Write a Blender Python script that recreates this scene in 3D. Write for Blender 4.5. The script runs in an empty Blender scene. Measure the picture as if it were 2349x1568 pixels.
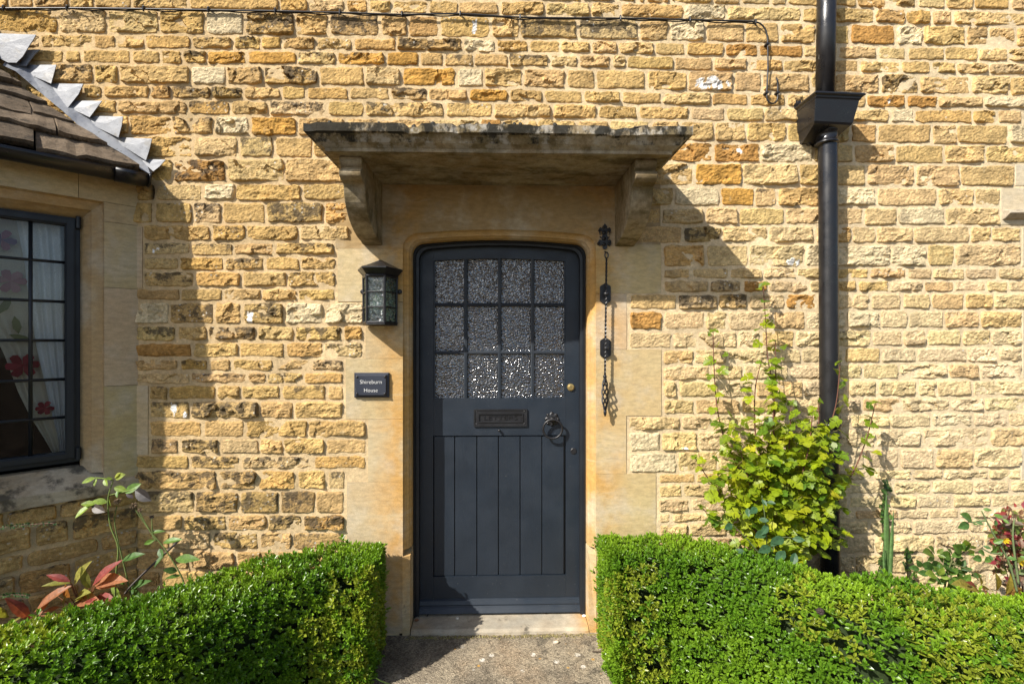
import bpy, bmesh, math, random
import numpy as np
from mathutils import Vector, Matrix
R = math.radians
random.seed(7); rng = np.random.default_rng(11)
sc = bpy.context.scene
COL = sc.collection

# ---------------------------------------------------------------- camera, sky, sun, exposure
FPX, YAW, CAM = 1109.0, R(1.5), Vector((0, -2.61, 1.57))
cd = bpy.data.cameras.new('camera'); cd.sensor_width = 36; cd.lens = FPX/2349*36
cd.clip_start = .05; cd.clip_end = 500
cam = bpy.data.objects.new('camera', cd); COL.objects.link(cam)
cam.location = CAM; cam.rotation_euler = (R(90), 0, -YAW); sc.camera = cam
SUNV = Vector((1.25, 1.0, -1.38)).normalized()          # direction the light travels
w = bpy.data.worlds.new('World'); sc.world = w; w.use_nodes = True
nt = w.node_tree; bg = nt.nodes['Background']
sky = nt.nodes.new('ShaderNodeTexSky'); sky.sky_type = 'NISHITA'; sky.sun_disc = False
sky.sun_elevation = math.asin(-SUNV.z); sky.sun_rotation = math.atan2(-SUNV.x, -SUNV.y)
sky.air_density = 1.0; sky.dust_density = 1.5; sky.ozone_density = 1.0
nt.links.new(sky.outputs[0], bg.inputs[0]); bg.inputs[1].default_value = .10
sd = bpy.data.lights.new('sun', 'SUN'); sd.energy = 5.0; sd.angle = R(.53); sd.color = (1, .945, .86)
so = bpy.data.objects.new('sun', sd); COL.objects.link(so)
so.rotation_euler = SUNV.to_track_quat('-Z', 'Y').to_euler(); so.location = (-4, -5, 6)
vs = sc.view_settings; vs.view_transform = 'Standard'; vs.look = 'None'; vs.gamma = 1; vs.exposure = .65

# ---------------------------------------------------------------- picture coordinates -> place (survey helpers)
RT = Vector((math.cos(YAW), -math.sin(YAW), 0)); FW = Vector((math.sin(YAW), math.cos(YAW), 0)); UP = Vector((0, 0, 1))
K4 = 2349/4096
def ray(px, py): return RT*((px-1174.5)/FPX) + UP*((784-py)/FPX) + FW
def P(px, py, Y=0.0):
    d = ray(px, py); t = (Y-CAM.y)/d.y; return CAM + d*t
def P4(x, y, Y=0.0): return P(x*K4, y*K4, Y)
def PZ(px, py, z):
    d = ray(px, py); return CAM + d*((z-CAM.z)/d.z)

# ---------------------------------------------------------------- noise
def _h(ix, iy, s):
    h = (ix*374761393 + iy*668265263 + s*1442695041) & 0xffffffff
    h = ((h ^ (h >> 13))*1274126177) & 0xffffffff
    return ((h ^ (h >> 16)) & 0xffffff)/float(0xffffff)
def vn(x, y, s=0):
    x = np.asarray(x, float); y = np.asarray(y, float)
    ix = np.floor(x).astype(np.int64); iy = np.floor(y).astype(np.int64)
    fx = x-ix; fy = y-iy; fx = fx*fx*(3-2*fx); fy = fy*fy*(3-2*fy)
    a = _h(ix, iy, s); b = _h(ix+1, iy, s); c = _h(ix, iy+1, s); d = _h(ix+1, iy+1, s)
    return (a*(1-fx)+b*fx)*(1-fy) + (c*(1-fx)+d*fx)*fy
def fbm(x, y, s=0, o=4):
    r = 0; a = .5
    for i in range(o): r = r + a*vn(x*2**i, y*2**i, s+i*17); a *= .5
    return r/(1-.5**o)

def smooth_path(pts, n=10):
    out = []
    for k in range(len(pts)-1):
        p0, p1, p2, p3 = pts[max(k-1, 0)], pts[k], pts[k+1], pts[min(k+2, len(pts)-1)]
        for i_ in range(n):
            t = i_/n; out.append(.5*((2*p1)+(-p0+p2)*t+(2*p0-5*p1+4*p2-p3)*t*t+(-p0+3*p1-3*p2+p3)*t**3))
    out.append(pts[-1]); return out

# ---------------------------------------------------------------- mesh builder
class MB:
    def __init__(s): s.v = []; s.f = []; s.c = []; s.m = []; s.col = (1, 1, 1, 0); s.mi = 0; s.n = 0
    def add(s, verts, faces, col=None):
        verts = [tuple(p) for p in verts]; b = s.n
        s.v += verts; s.n += len(verts); s.c += [col or s.col]*len(verts)
        s.f += [[i+b for i in f] for f in faces]; s.m += [s.mi]*len(faces)
    def box(s, x0, x1, y0, y1, z0, z1, M=None):
        p = [Vector(q) for q in ((x0,y0,z0),(x1,y0,z0),(x1,y1,z0),(x0,y1,z0),(x0,y0,z1),(x1,y0,z1),(x1,y1,z1),(x0,y1,z1))]
        if M: p = [M @ q for q in p]
        s.add(p, [(0,3,2,1),(4,5,6,7),(0,1,5,4),(1,2,6,5),(2,3,7,6),(3,0,4,7)])
    def hexa(s, p): s.add(p, [(0,3,2,1),(4,5,6,7),(0,1,5,4),(1,2,6,5),(2,3,7,6),(3,0,4,7)])
    def prism(s, pts, vec, cap=True):
        n = len(pts); a = [Vector(p) for p in pts]; b = [p+Vector(vec) for p in a]
        f = [(i, (i+1) % n, n+(i+1) % n, n+i) for i in range(n)]
        if cap: f += [tuple(range(n))[::-1], tuple(range(n, 2*n))]
        s.add(a+b, f)
    def loft(s, rings, closed=True, cap=False):
        n = len(rings[0]); v = [p for r in rings for p in r]; f = []
        for k in range(len(rings)-1):
            for i in range(n if closed else n-1):
                j = (i+1) % n; f.append((k*n+i, k*n+j, (k+1)*n+j, (k+1)*n+i))
        if cap: f += [tuple(range(n))[::-1], tuple(range((len(rings)-1)*n, len(rings)*n))]
        s.add(v, f)
    def tube(s, pts, r, n=8, cap=True, twist=0, flat=1):
        pts = [Vector(p) for p in pts]; rs = r if isinstance(r, (list, tuple)) else [r]*len(pts)
        rings = []; prev = None
        for i, p in enumerate(pts):
            t = (pts[min(i+1, len(pts)-1)]-pts[max(i-1, 0)]).normalized()
            if prev is None:
                a = Vector((0, -1, 0)) if abs(t.y) < .9 else Vector((1, 0, 0))
            else: a = prev
            u = (a - t*a.dot(t)).normalized(); v = t.cross(u); prev = u
            rings.append([p + u*(rs[i]*math.cos(2*math.pi*k/n+twist*i)) + v*(rs[i]*flat*math.sin(2*math.pi*k/n+twist*i)) for k in range(n)])
        s.loft(rings, True, cap)
    def lathe(s, c, axis, prof, n=20, up=None):
        c = Vector(c); ax = Vector(axis).normalized(); u = (Vector((1,0,0)) if abs(ax.x) < .9 else Vector((0,0,1)))
        u = (u-ax*u.dot(ax)).normalized(); v = ax.cross(u)
        rings = [[c+ax*h+(u*math.cos(2*math.pi*k/n)+v*math.sin(2*math.pi*k/n))*max(r, 1e-5) for k in range(n)] for r, h in prof]
        s.loft(rings, True, True)
    def arrays(s, V, F, C):
        b = s.n; V = np.asarray(V); s.v += V.tolist(); s.n += len(V); s.c += np.asarray(C).tolist()
        F = np.asarray(F)+b; s.f += F.tolist(); s.m += [s.mi]*len(F)
    def build(s, name, mat, parent=None, smooth=False, bevel=0, seg=2):
        me = bpy.data.meshes.new(name); me.from_pydata([tuple(map(float, q)) for q in s.v], [], s.f)
        for m in (mat if isinstance(mat, (list, tuple)) else [mat]): me.materials.append(m)
        if len(set(s.m)) > 1: me.polygons.foreach_set('material_index', s.m)
        at = me.attributes.new('Col', 'FLOAT_COLOR', 'POINT')
        at.data.foreach_set('color', np.asarray(s.c, np.float32).ravel())
        if smooth: me.polygons.foreach_set('use_smooth', [True]*len(me.polygons))
        o = bpy.data.objects.new(name, me); COL.objects.link(o)
        if parent is not None: setpar(o, parent)
        if bevel:
            bm = bmesh.new(); bm.from_mesh(me)
            bmesh.ops.remove_doubles(bm, verts=bm.verts, dist=1e-6)
            bmesh.ops.recalc_face_normals(bm, faces=bm.faces); bm.to_mesh(me); bm.free()
            md = o.modifiers.new('bevel', 'BEVEL'); md.width = bevel; md.segments = seg; md.limit_method = 'ANGLE'; md.angle_limit = R(35)
            if smooth:
                md.harden_normals = False
        return o
def setpar(o, p):
    o.parent = p
    r = p; q = Vector((0, 0, 0))
    while r is not None: q = q + Vector(r.location); r = r.parent
    o.matrix_parent_inverse = Matrix.Translation(-q)
def tag(o, label, cat, group=None):
    o['label'] = label; o['category'] = cat
    if group: o['group'] = group
    return o
def thing(name, loc, label, cat, group=None):
    o = bpy.data.objects.new(name, None); COL.objects.link(o); o.location = loc; o.empty_display_size = .1
    return tag(o, label, cat, group)
def struct(o): o['kind'] = 'structure'; return o

# ---------------------------------------------------------------- materials
class NT:
    def __init__(s, name):
        s.m = bpy.data.materials.new(name); s.m.use_nodes = True; s.t = s.m.node_tree
        s.p = s.t.nodes['Principled BSDF']; s.out = s.t.nodes['Material Output']
        s.co = s.n('ShaderNodeTexCoord').outputs['Object']
    def n(s, k, **kw):
        x = s.t.nodes.new(k)
        for a, b in kw.items(): setattr(x, a, b)
        return x
    def l(s, a, b): s.t.links.new(a, b)
    def setin(s, sock, v):
        if hasattr(v, 'is_linked') or isinstance(v, bpy.types.NodeSocket): s.l(v, sock)
        else: sock.default_value = v
    def noise(s, scale, detail=4, rough=.6, vec=None, dist=0):
        x = s.n('ShaderNodeTexNoise'); x.inputs['Scale'].default_value = scale; x.inputs['Detail'].default_value = detail
        x.inputs['Roughness'].default_value = rough; x.inputs['Distortion'].default_value = dist
        s.l(vec or s.co, x.inputs['Vector']); return x.outputs['Fac']
    def voro(s, scale, feat='F1', out='Distance', rand=1, vec=None):
        x = s.n('ShaderNodeTexVoronoi'); x.feature = feat; x.inputs['Scale'].default_value = scale; x.inputs['Randomness'].default_value = rand
        s.l(vec or s.co, x.inputs['Vector']); return x.outputs[out]
    def mapv(s, sc_, rot=(0,0,0)):
        x = s.n('ShaderNodeMapping'); x.inputs['Scale'].default_value = sc_; x.inputs['Rotation'].default_value = rot; s.l(s.co, x.inputs[0]); return x.outputs[0]
    def rng(s, v, a, b, c=0., d=1., smooth=True):
        x = s.n('ShaderNodeMapRange'); x.interpolation_type = 'SMOOTHSTEP' if smooth else 'LINEAR'
        s.setin(x.inputs[0], v)
        for i, q in enumerate((a, b, c, d)): s.setin(x.inputs[i+1], q)
        return x.outputs[0]
    def math(s, op, a, b=0.):
        x = s.n('ShaderNodeMath', operation=op); s.setin(x.inputs[0], a); s.setin(x.inputs[1], b); return x.outputs[0]
    def mix(s, f, a, b, mode='MIX'):
        x = s.n('ShaderNodeMix', data_type='RGBA', blend_type=mode)
        s.setin(x.inputs[0], f)
        for i, q in ((6, a), (7, b)):
            if isinstance(q, tuple) and len(q) == 3: q = q+(1,)
            s.setin(x.inputs[i], q)
        return x.outputs[2]
    def attr(s):
        x = s.n('ShaderNodeAttribute'); x.attribute_name = 'Col'; return x.outputs['Color'], x.outputs['Alpha']
    def sep(s, v):
        x = s.n('ShaderNodeSeparateXYZ'); s.l(v, x.inputs[0]); return x.outputs
    def bump(s, h, strength=.3, dist=.01, normal=None):
        x = s.n('ShaderNodeBump'); x.inputs['Strength'].default_value = strength; x.inputs['Distance'].default_value = dist
        s.l(h, x.inputs['Height'])
        if normal: s.l(normal, x.inputs['Normal'])
        return x.outputs[0]
    def done(s, col=None, rough=.9, spec=.3, normal=None, metal=0):
        p = s.p
        if col is not None: s.setin(p.inputs['Base Color'], col+(1,) if isinstance(col, tuple) and len(col) == 3 else col)
        s.setin(p.inputs['Roughness'], rough); p.inputs['Specular IOR Level'].default_value = spec; p.inputs['Metallic'].default_value = metal
        if normal is not None: s.l(normal, p.inputs['Normal'])
        return s.m

def m_rubble():
    t = NT('rubble_stone'); c, a = t.attr()
    n1 = t.noise(9, 6, .62); n2 = t.noise(60, 5, .65); n3 = t.noise(330, 3, .7); n4 = t.noise(28, 7, .7, dist=.4)
    k = t.rng(n1, .25, .75, .72, 1.28); c = t.mix(1, c, k, 'MULTIPLY')
    k = t.rng(n2, .25, .75, .70, 1.28); c = t.mix(1, c, k, 'MULTIPLY')
    k = t.rng(n3, .25, .75, .66, 1.32); c = t.mix(1, c, k, 'MULTIPLY')
    c = t.mix(t.rng(n4, .58, .75, 0, .55), c, (.36, .17, .035))
    pale = t.noise(17, 5, .6); c = t.mix(t.rng(pale, .60, .78, 0, .5), c, (.60, .49, .30))
    lm = t.noise(24, 8, .72); thr = t.math('SUBTRACT', .86, t.math('MULTIPLY', a, .40))
    dk = t.rng(t.math('SUBTRACT', lm, thr), -.02, .08)
    c = t.mix(t.math('MULTIPLY', dk, .80), c, (.062, .050, .036))
    wv = t.voro(42); wsel = t.rng(t.noise(5.5, 3), .50, .62); wa = t.math('MULTIPLY', wsel, t.rng(a, .2, .6))
    ws = t.math('MULTIPLY', t.rng(wv, .30, .16), wa); ws = t.math('MULTIPLY', ws, t.rng(t.noise(90, 4), .38, .5))
    c = t.mix(t.math('MULTIPLY', ws, .9), c, (.58, .55, .47))
    h = t.math('ADD', t.math('MULTIPLY', t.noise(70, 6, .72), 1.0), t.math('MULTIPLY', t.noise(260, 4, .7), .45))
    return t.done(c, .93, .2, t.bump(h, .85, .007))
def m_mortar():
    t = NT('lime_mortar'); x = t.sep(t.co)
    g = t.rng(x[0], -2.2, 2.0, 0, 1, False)
    c = t.mix(g, (.56, .405, .215), (.66, .53, .335))
    n = t.noise(4, 5); c = t.mix(1, c, t.rng(n, .3, .7, .84, 1.16), 'MULTIPLY')
    n = t.noise(45, 5, .7); c = t.mix(1, c, t.rng(n, .25, .75, .82, 1.2), 'MULTIPLY')
    n = t.noise(420, 2, .7); c = t.mix(1, c, t.rng(n, .25, .75, .8, 1.2), 'MULTIPLY')
    d = t.noise(7, 7, .7); c = t.mix(t.rng(d, .62, .76, 0, .6), c, (.15, .12, .085))
    h = t.math('ADD', t.noise(35, 6, .7), t.math('MULTIPLY', t.noise(330, 3, .7), .5))
    return t.done(c, .96, .15, t.bump(h, .8, .006))
def m_ashlar(name='dressed_stone', warm=1.0):
    t = NT(name); c, a = t.attr()
    n1 = t.noise(3.2, 6, .6); n2 = t.noise(22, 6, .68, t.mapv((1, 1, 2.6))); n3 = t.noise(420, 3, .75)
    x = t.sep(t.co); dist = t.math('ABSOLUTE', t.math('SUBTRACT', t.math('ABSOLUTE', x[0]), .535)); near = t.rng(dist, .20, .0)
    c = t.mix(t.math('MULTIPLY', t.rng(n1, .34, .62), t.math('ADD', t.math('MULTIPLY', near, .75), .16)), c, (.53, .295, .085))
    c = t.mix(t.rng(t.noise(4.1, 5), .46, .68, 0, .6), c, (.52, .455, .345))
    c = t.mix(1, c, t.rng(n2, .25, .75, .84, 1.17), 'MULTIPLY'); c = t.mix(1, c, t.rng(n3, .25, .75, .80, 1.2), 'MULTIPLY')
    v = t.rng(t.noise(2.2, 4, .6, t.mapv((1, 1, 9), (0, .22, 0)), .6), .63, .68, 0, .25); c = t.mix(v, c, (.62, .50, .32))
    thr = t.math('SUBTRACT', .84, t.math('MULTIPLY', a, .45)); dk = t.rng(t.math('SUBTRACT', t.noise(11, 8, .7), thr), -.03, .14)
    c = t.mix(t.math('MULTIPLY', dk, .85), c, (.055, .048, .036))
    h = t.math('ADD', t.noise(60, 6, .7), t.math('MULTIPLY', t.noise(480, 3, .7), .6))
    return t.done(c, .92, .2, t.bump(h, .5, .0035))
def m_canopy():
    t = NT('weathered_stone'); c, a = t.attr(); x = t.sep(t.co)
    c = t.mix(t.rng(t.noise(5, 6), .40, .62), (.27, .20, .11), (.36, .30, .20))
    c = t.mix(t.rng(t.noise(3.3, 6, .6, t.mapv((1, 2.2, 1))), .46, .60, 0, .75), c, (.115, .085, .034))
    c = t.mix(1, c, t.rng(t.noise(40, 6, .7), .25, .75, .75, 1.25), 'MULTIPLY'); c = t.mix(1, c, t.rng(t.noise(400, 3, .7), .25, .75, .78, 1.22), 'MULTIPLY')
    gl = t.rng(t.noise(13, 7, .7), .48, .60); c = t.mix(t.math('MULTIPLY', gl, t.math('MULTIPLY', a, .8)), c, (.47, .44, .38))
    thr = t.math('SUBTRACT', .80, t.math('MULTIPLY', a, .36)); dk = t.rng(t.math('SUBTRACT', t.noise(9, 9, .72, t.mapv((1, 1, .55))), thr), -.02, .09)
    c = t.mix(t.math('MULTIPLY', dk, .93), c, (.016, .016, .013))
    h = t.math('ADD', t.noise(45, 7, .72), t.math('MULTIPLY', t.noise(330, 3, .7), .5))
    return t.done(c, .94, .2, t.bump(h, .8, .006))
def m_slate():
    t = NT('stone_slate'); c, a = t.attr()
    c = t.mix(1, c, t.rng(t.noise(11, 7, .7), .25, .75, .55, 1.45), 'MULTIPLY'); c = t.mix(1, c, t.rng(t.noise(120, 5, .7), .25, .75, .7, 1.3), 'MULTIPLY')
    c = t.mix(t.rng(t.noise(8, 8, .7), .56, .66, 0, .6), c, (.23, .16, .095))
    c = t.mix(t.rng(t.noise(16, 8, .75), .55, .62, 0, .8), c, (.022, .019, .015))
    c = t.mix(t.rng(t.noise(6, 7, .6), .705, .725), c, (.62, .57, .48))
    h = t.math('ADD', t.noise(30, 8, .72, t.mapv((1, 1, 2))), t.math('MULTIPLY', t.noise(260, 3), .3))
    return t.done(c, .9, .25, t.bump(h, .9, .012))
def m_lead():
    t = NT('lead'); n = t.noise(7, 7, .65, dist=.6)
    c = t.mix(t.rng(n, .35, .62), (.11, .122, .15), (.23, .24, .26)); c = t.mix(t.rng(t.noise(9, 6, .7), .56, .66, 0, .8), c, (.16, .15, .135))
    c = t.mix(t.rng(t.noise(30, 8, .75), .56, .66, 0, .8), c, (.045, .046, .05))
    return t.done(c, t.rng(n, .3, .7, .45, .65), .5, t.bump(t.noise(14, 5, .6), .35, .012), .0)
def m_paint(name, col, rough=.45, grain=(8, 8, .35), bstr=.25, worn=0):
    t = NT(name); n = t.noise(3, 4); c = t.mix(1, col, t.rng(n, .3, .7, .88, 1.12), 'MULTIPLY')
    g = t.noise(60, 4, .6, t.mapv(grain), .5); c = t.mix(1, c, t.rng(g, .3, .7, .93, 1.07), 'MULTIPLY')
    c = t.mix(t.rng(t.noise(95, 2, .5), .735, .76, 0, .35), c, (.22, .22, .2))
    if worn: c = t.mix(t.math('MULTIPLY', t.rng(t.noise(15, 7, .75, t.mapv((1, 1, .12))), .57, .62), worn), c, (.30, .30, .27))
    return t.done(c, t.rng(t.noise(9, 5), .3, .7, rough-.07, rough+.1), .5, t.bump(t.math('ADD', g, t.math('MULTIPLY', t.noise(230, 3), .4)), bstr, .002))
def m_iron(name='black_iron', col=(.012, .012, .014), rough=.38, b=.4, worn=0):
    t = NT(name); c = t.mix(t.rng(t.noise(120, 3), .66, .74, 0, .3), col, (.12, .12, .12))
    if worn:
        v = t.noise(20, 8, .75, t.mapv((1.4, 1.4, .22))); c = t.mix(t.rng(v, .60, .66, 0, worn), c, (.40, .39, .34))
    return t.done(c, t.rng(t.noise(14, 5), .3, .7, rough-.1, rough+.14), .55, t.bump(t.noise(160, 4), b, .002))
def m_obscure():
    t = NT('obscured_glass'); m = t.done((.010, .010, .011), .14, 1.0); t.p.inputs['IOR'].default_value = 1.8
    t.p.inputs['Coat Weight'].default_value = .6; t.p.inputs['Coat Roughness'].default_value = .05; return m
def m_clear():
    t = NT('window_glass'); tr = t.n('ShaderNodeBsdfTransparent'); tr.inputs[0].default_value = (.9, .92, .92, 1)
    gl = t.n('ShaderNodeBsdfGlossy'); gl.inputs['Roughness'].default_value = .01
    t.l(t.bump(t.noise(4, 2), .06, .02), gl.inputs['Normal'])
    fr = t.n('ShaderNodeFresnel'); fr.inputs[0].default_value = 1.52
    mx = t.n('ShaderNodeMixShader'); t.l(t.math('MULTIPLY', fr.outputs[0], .8), mx.inputs[0]); t.l(tr.outputs[0], mx.inputs[1]); t.l(gl.outputs[0], mx.inputs[2])
    t.l(mx.outputs[0], t.out.inputs[0]); return t.m
def m_ripple():
    t = NT('rippled_lantern_glass'); nb = t.bump(t.noise(60, 3, .5, dist=1), 1.0, .010)
    tr = t.n('ShaderNodeBsdfTransparent'); tr.inputs[0].default_value = (.62, .70, .66, 1); gl = t.n('ShaderNodeBsdfGlossy'); gl.inputs['Roughness'].default_value = .06; t.l(nb, gl.inputs['Normal'])
    df = t.n('ShaderNodeBsdfTranslucent'); df.inputs[0].default_value = (.45, .52, .48, 1); t.l(nb, df.inputs['Normal'])
    m1 = t.n('ShaderNodeMixShader'); t.l(t.rng(t.noise(70, 3, .6), .45, .62, .12, .6), m1.inputs[0]); t.l(tr.outputs[0], m1.inputs[1]); t.l(df.outputs[0], m1.inputs[2])
    mx = t.n('ShaderNodeMixShader'); mx.inputs[0].default_value = .16; t.l(m1.outputs[0], mx.inputs[1]); t.l(gl.outputs[0], mx.inputs[2]); t.l(mx.outputs[0], t.out.inputs[0]); return t.m
def m_leaf(name, rough=.38, transl=.3, spec=.5, var=.25):
    t = NT(name); c, a = t.attr()
    c = t.mix(1, c, t.rng(t.noise(70, 3), .3, .7, 1-var, 1+var), 'MULTIPLY')
    t.done(c, rough, spec, t.bump(t.noise(160, 3), .25, .002))
    tr = t.n('ShaderNodeBsdfTranslucent'); t.l(t.mix(1, c, (1.25, 1.2, .55), 'MULTIPLY'), tr.inputs[0])
    mx = t.n('ShaderNodeMixShader'); mx.inputs[0].default_value = transl; t.l(t.p.outputs[0], mx.inputs[1]); t.l(tr.outputs[0], mx.inputs[2]); t.l(mx.outputs[0], t.out.inputs[0]); return t.m
def m_vcol(name, rough=.8, spec=.3, b=.3, scale=120):
    t = NT(name); c, a = t.attr(); c = t.mix(1, c, t.rng(t.noise(scale, 4, .7), .3, .7, .75, 1.25), 'MULTIPLY')
    return t.done(c, rough, spec, t.bump(t.noise(scale*1.5, 4), b, .003))
def m_path():
    t = NT('worn_concrete'); c = t.mix(t.rng(t.noise(2.6, 6, .65), .36, .62), (.135, .112, .082), (.30, .25, .175))
    c = t.mix(t.rng(t.noise(6, 7, .7), .52, .64, 0, .75), c, (.075, .065, .05))
    c = t.mix(t.rng(t.noise(1.7, 5, .6), .54, .66, 0, .5), c, (.27, .19, .115))
    v = t.voro(150, 'F1', 'Color'); vs_ = t.sep(v); c = t.mix(1, c, t.rng(vs_[0], 0, 1, .55, 1.5, False), 'MULTIPLY')
    c = t.mix(t.rng(t.noise(240, 3, .7), .60, .68, 0, .6), c, (.45, .38, .27))
    sp = t.math('MULTIPLY', t.rng(t.voro(11), .20, .12), t.rng(t.noise(55, 6, .75), .42, .56)); c = t.mix(t.math('MULTIPLY', sp, t.rng(t.noise(2.1, 3), .45, .55)), c, (.62, .58, .50))
    c = t.mix(t.math('MULTIPLY', t.rng(t.voro(9.3), .10, .05), .7), c, (.55, .30, .06))
    return t.done(c, .95, .2, t.bump(t.math('ADD', t.voro(150), t.noise(60, 6, .7)), .7, .005))
def m_soil():
    t = NT('soil'); c = t.mix(t.rng(t.noise(7, 7, .7), .35, .65), (.035, .024, .016), (.11, .078, .05))
    c = t.mix(t.rng(t.voro(60), .3, .1, 0, .5), c, (.20, .15, .10)); return t.done(c, .98, .1, t.bump(t.noise(40, 8, .75), 1, .03))
M = dict(rub=m_rubble(), mor=m_mortar(), ash=m_ashlar(), can=m_canopy(), slate=m_slate(), lead=m_lead(),
    door=m_paint('door_paint', (.0125, .0195, .030), .46, (.25, 1, 9), .35), doorv=m_paint('plank_paint', (.0125, .0195, .030), .46, (9, 1, .3), .35),
    frame=m_paint('frame_paint', (.0095, .012, .016), .45), iron=m_iron(), worniron=m_iron('worn_black_iron', (.012, .012, .014), .33, .3, .75), pipe=m_iron('pipe_paint', (.010, .010, .012), .33, .12),
    obs=m_obscure(), glass=m_clear(), rip=m_ripple(), leaf=m_leaf('shrub_leaf', .45, .38), box=m_leaf('box_leaf', .33, .25, .5, .15), bark=m_vcol('bark', .85),
    path=m_path(), soil=m_soil(), vc=m_vcol('painted_detail', .7), cloth=m_vcol('curtain_cloth', .95, .1, .15, 300), stonebit=m_vcol('pebble', .85, .3, .4, 60),
    brass=NT('brass').done((.62, .47, .20), .35, .5, None, .9), slateplq=m_paint('slate_plaque', (.022, .027, .042), .5, (1, 1, 1), .12), white=NT('white_lettering').done((.8, .8, .78), .6),
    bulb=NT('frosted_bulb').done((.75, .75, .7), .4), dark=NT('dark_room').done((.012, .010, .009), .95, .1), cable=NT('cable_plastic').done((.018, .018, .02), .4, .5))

# ================================================================ HOUSE
house = thing('house', (0, 0, 0), 'honey-coloured rubble stone house with a dark panelled front door under a stone canopy', 'house')

# ---- surveyed masonry: bed lines and joints (tile letter gives the survey sheet)
TL = {'A': (0, 0, .3406), 'B': (800, 0, .3406), 'C': (1600, 0, .3406), 'D': (2400, 0, .3406), 'E': (3200, 0, .667),
      'L': (540, 480, .670), 'M': (540, 1040, .7148), 'N': (540, 1640, .7148),
      'R': (2480, 480, .670), 'S': (2480, 1040, .670), 'T': (2480, 1600, .670), 'U': (3196, 560, .670), 'V': (3196, 1120, .670), 'W': (3196, 1680, .7475)}
def js(s):
    out = []; t = None
    for q in s.split():
        if q in TL: t = TL[q]
        else: out.append(t[0]+float(q)*t[2])
    return sorted(out)
XK = [0, 800, 1600, 2400, 3200, 4096, 4900]
topbeds = [[-205,-198,-180,-165,-148,-128,-110], [-118,-112,-92,-80,-62,-42,-25], [-25,-18,3,12,29,50,65], [37,43,58,75,95,110,122], [135,144,151,164,181,192,203], [196,201,209,220,237,253,262],
  [252,262,267,279,293,305,315], [334,345,348,363,375,386,393], [394,401,405,419,433,439,445], [455,464,473,480,492,499,505], [545,545,552,565,575,582,588]]
topj = ['', 'D 190 530 820 1310 1645 1995 2190 E 338 517 695 868 1035 1250',
  'A 405 825 1125 1560 2220 B 935 1270 1705 1978 2255 C 330 690 1172 1697 2235 D 240 980 1475 E 5 442 628 785 910',
  'A 695 1265 1870 B 70 535 1125 1520 2115 C 95 460 1055 1400 2085 D 455 800 1230 1690 2105 E 92 295 572 730 990 1123 1287',
  'A 485 1105 1375 1710 2255 B 395 725 970 1365 1795 2312 C 735 1130 1515 1880 2240 D 212 640 1005 1458 1858 E 12 225 462 638 860 1065 1240',
  'A 770 970 1555 1895 2150 B 88 550 1140 1605 2185 C 225 520 870 1272 1755 2095 D 130 312 865 1322 1735 2150 E 150 350 600 780 930 1122',
  'A 200 600 1110 1410 2245 B 320 750 1400 1940 C 20 670 985 1440 1950 2290 D 540 1020 1565 1902 E 55 200 477 708 1015 1250',
  'A 300 990 1215 1775 2025 B 140 515 960 1250 1755 2237 C 325 805 1280 1690 2150 D 245 725 1305 1740 2175 E 130 393 628 822 1095',
  'A 500 900 1385 2215 B 360 820 1500 1935 C 530 1090 1785 2325 D 450 1050 1470 1915 E 40 260 535 680 1030 1175 1330',
  'A 600 1100 1535 2030 B 170 595 1145 1715 C 380 945 1205 1610 2085 D 100 590 935 1340 1710 2175 E 60 300 455 785 937 1240']
leftbeds = [545,634,733,806,897,967,1024,1084,1151,1206,1299,1366,1432,1485,1536,1600,1676,1749,1817,1876,1958,2054,2122,2197,2276,2345,2420,2500,2580]
leftj = ['L 350 620 833 1065', 'L 80 230 550 900', 'L 130 410 605 1000', 'L 120 347 523 785 1130', 'L 458 665 980', 'L 340 588 835',
  'L 268 538 775 990', 'M 338 600 852', 'M 258 492 710 915', 'M 195 447 603 838 1058', 'M 235 407 683 897 1165', 'M 328 585 843 1055',
  'M 253 413 540 780 988', 'M 313 635 740 945', 'M 192 457 597 818 1075', 'M 312 702 890', 'N 382 620 970', 'N 252 475 697 833 1065',
  'N 308 592 1000', 'N 465 690 905 1075', 'N 338 585 810 1012', 'N 275 515 745 940', 'N 205 432 697 882', 'N 310 567 793', 'N 150 420 640 900', 'N 280 520 760', 'N 200 450 700 1000', 'N 300 600 850']
rightbeds = [[568,575,582],[652,655,660],[746,748,752],[830,828,826],[901,903,906],[976,975,974],[1070,1069,1068],[1117,1118,1121],[1173,1172,1171],[1241,1240,1238],[1323,1318,1314],[1395,1389,1384],[1459,1453,1448],
  [1522,1518,1515],[1593,1589,1584],[1662,1652,1645],[1725,1712,1705],[1806,1793,1787],[1893,1878,1870],[1935,1922,1916],[1993,1978,1970],[2050,2034,2026],[2092,2078,2072],[2149,2138,2130],[2220,2214,2208],[2295,2290,2284],[2370,2366,2362],[2450,2446,2440],[2530,2526,2522]]
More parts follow.
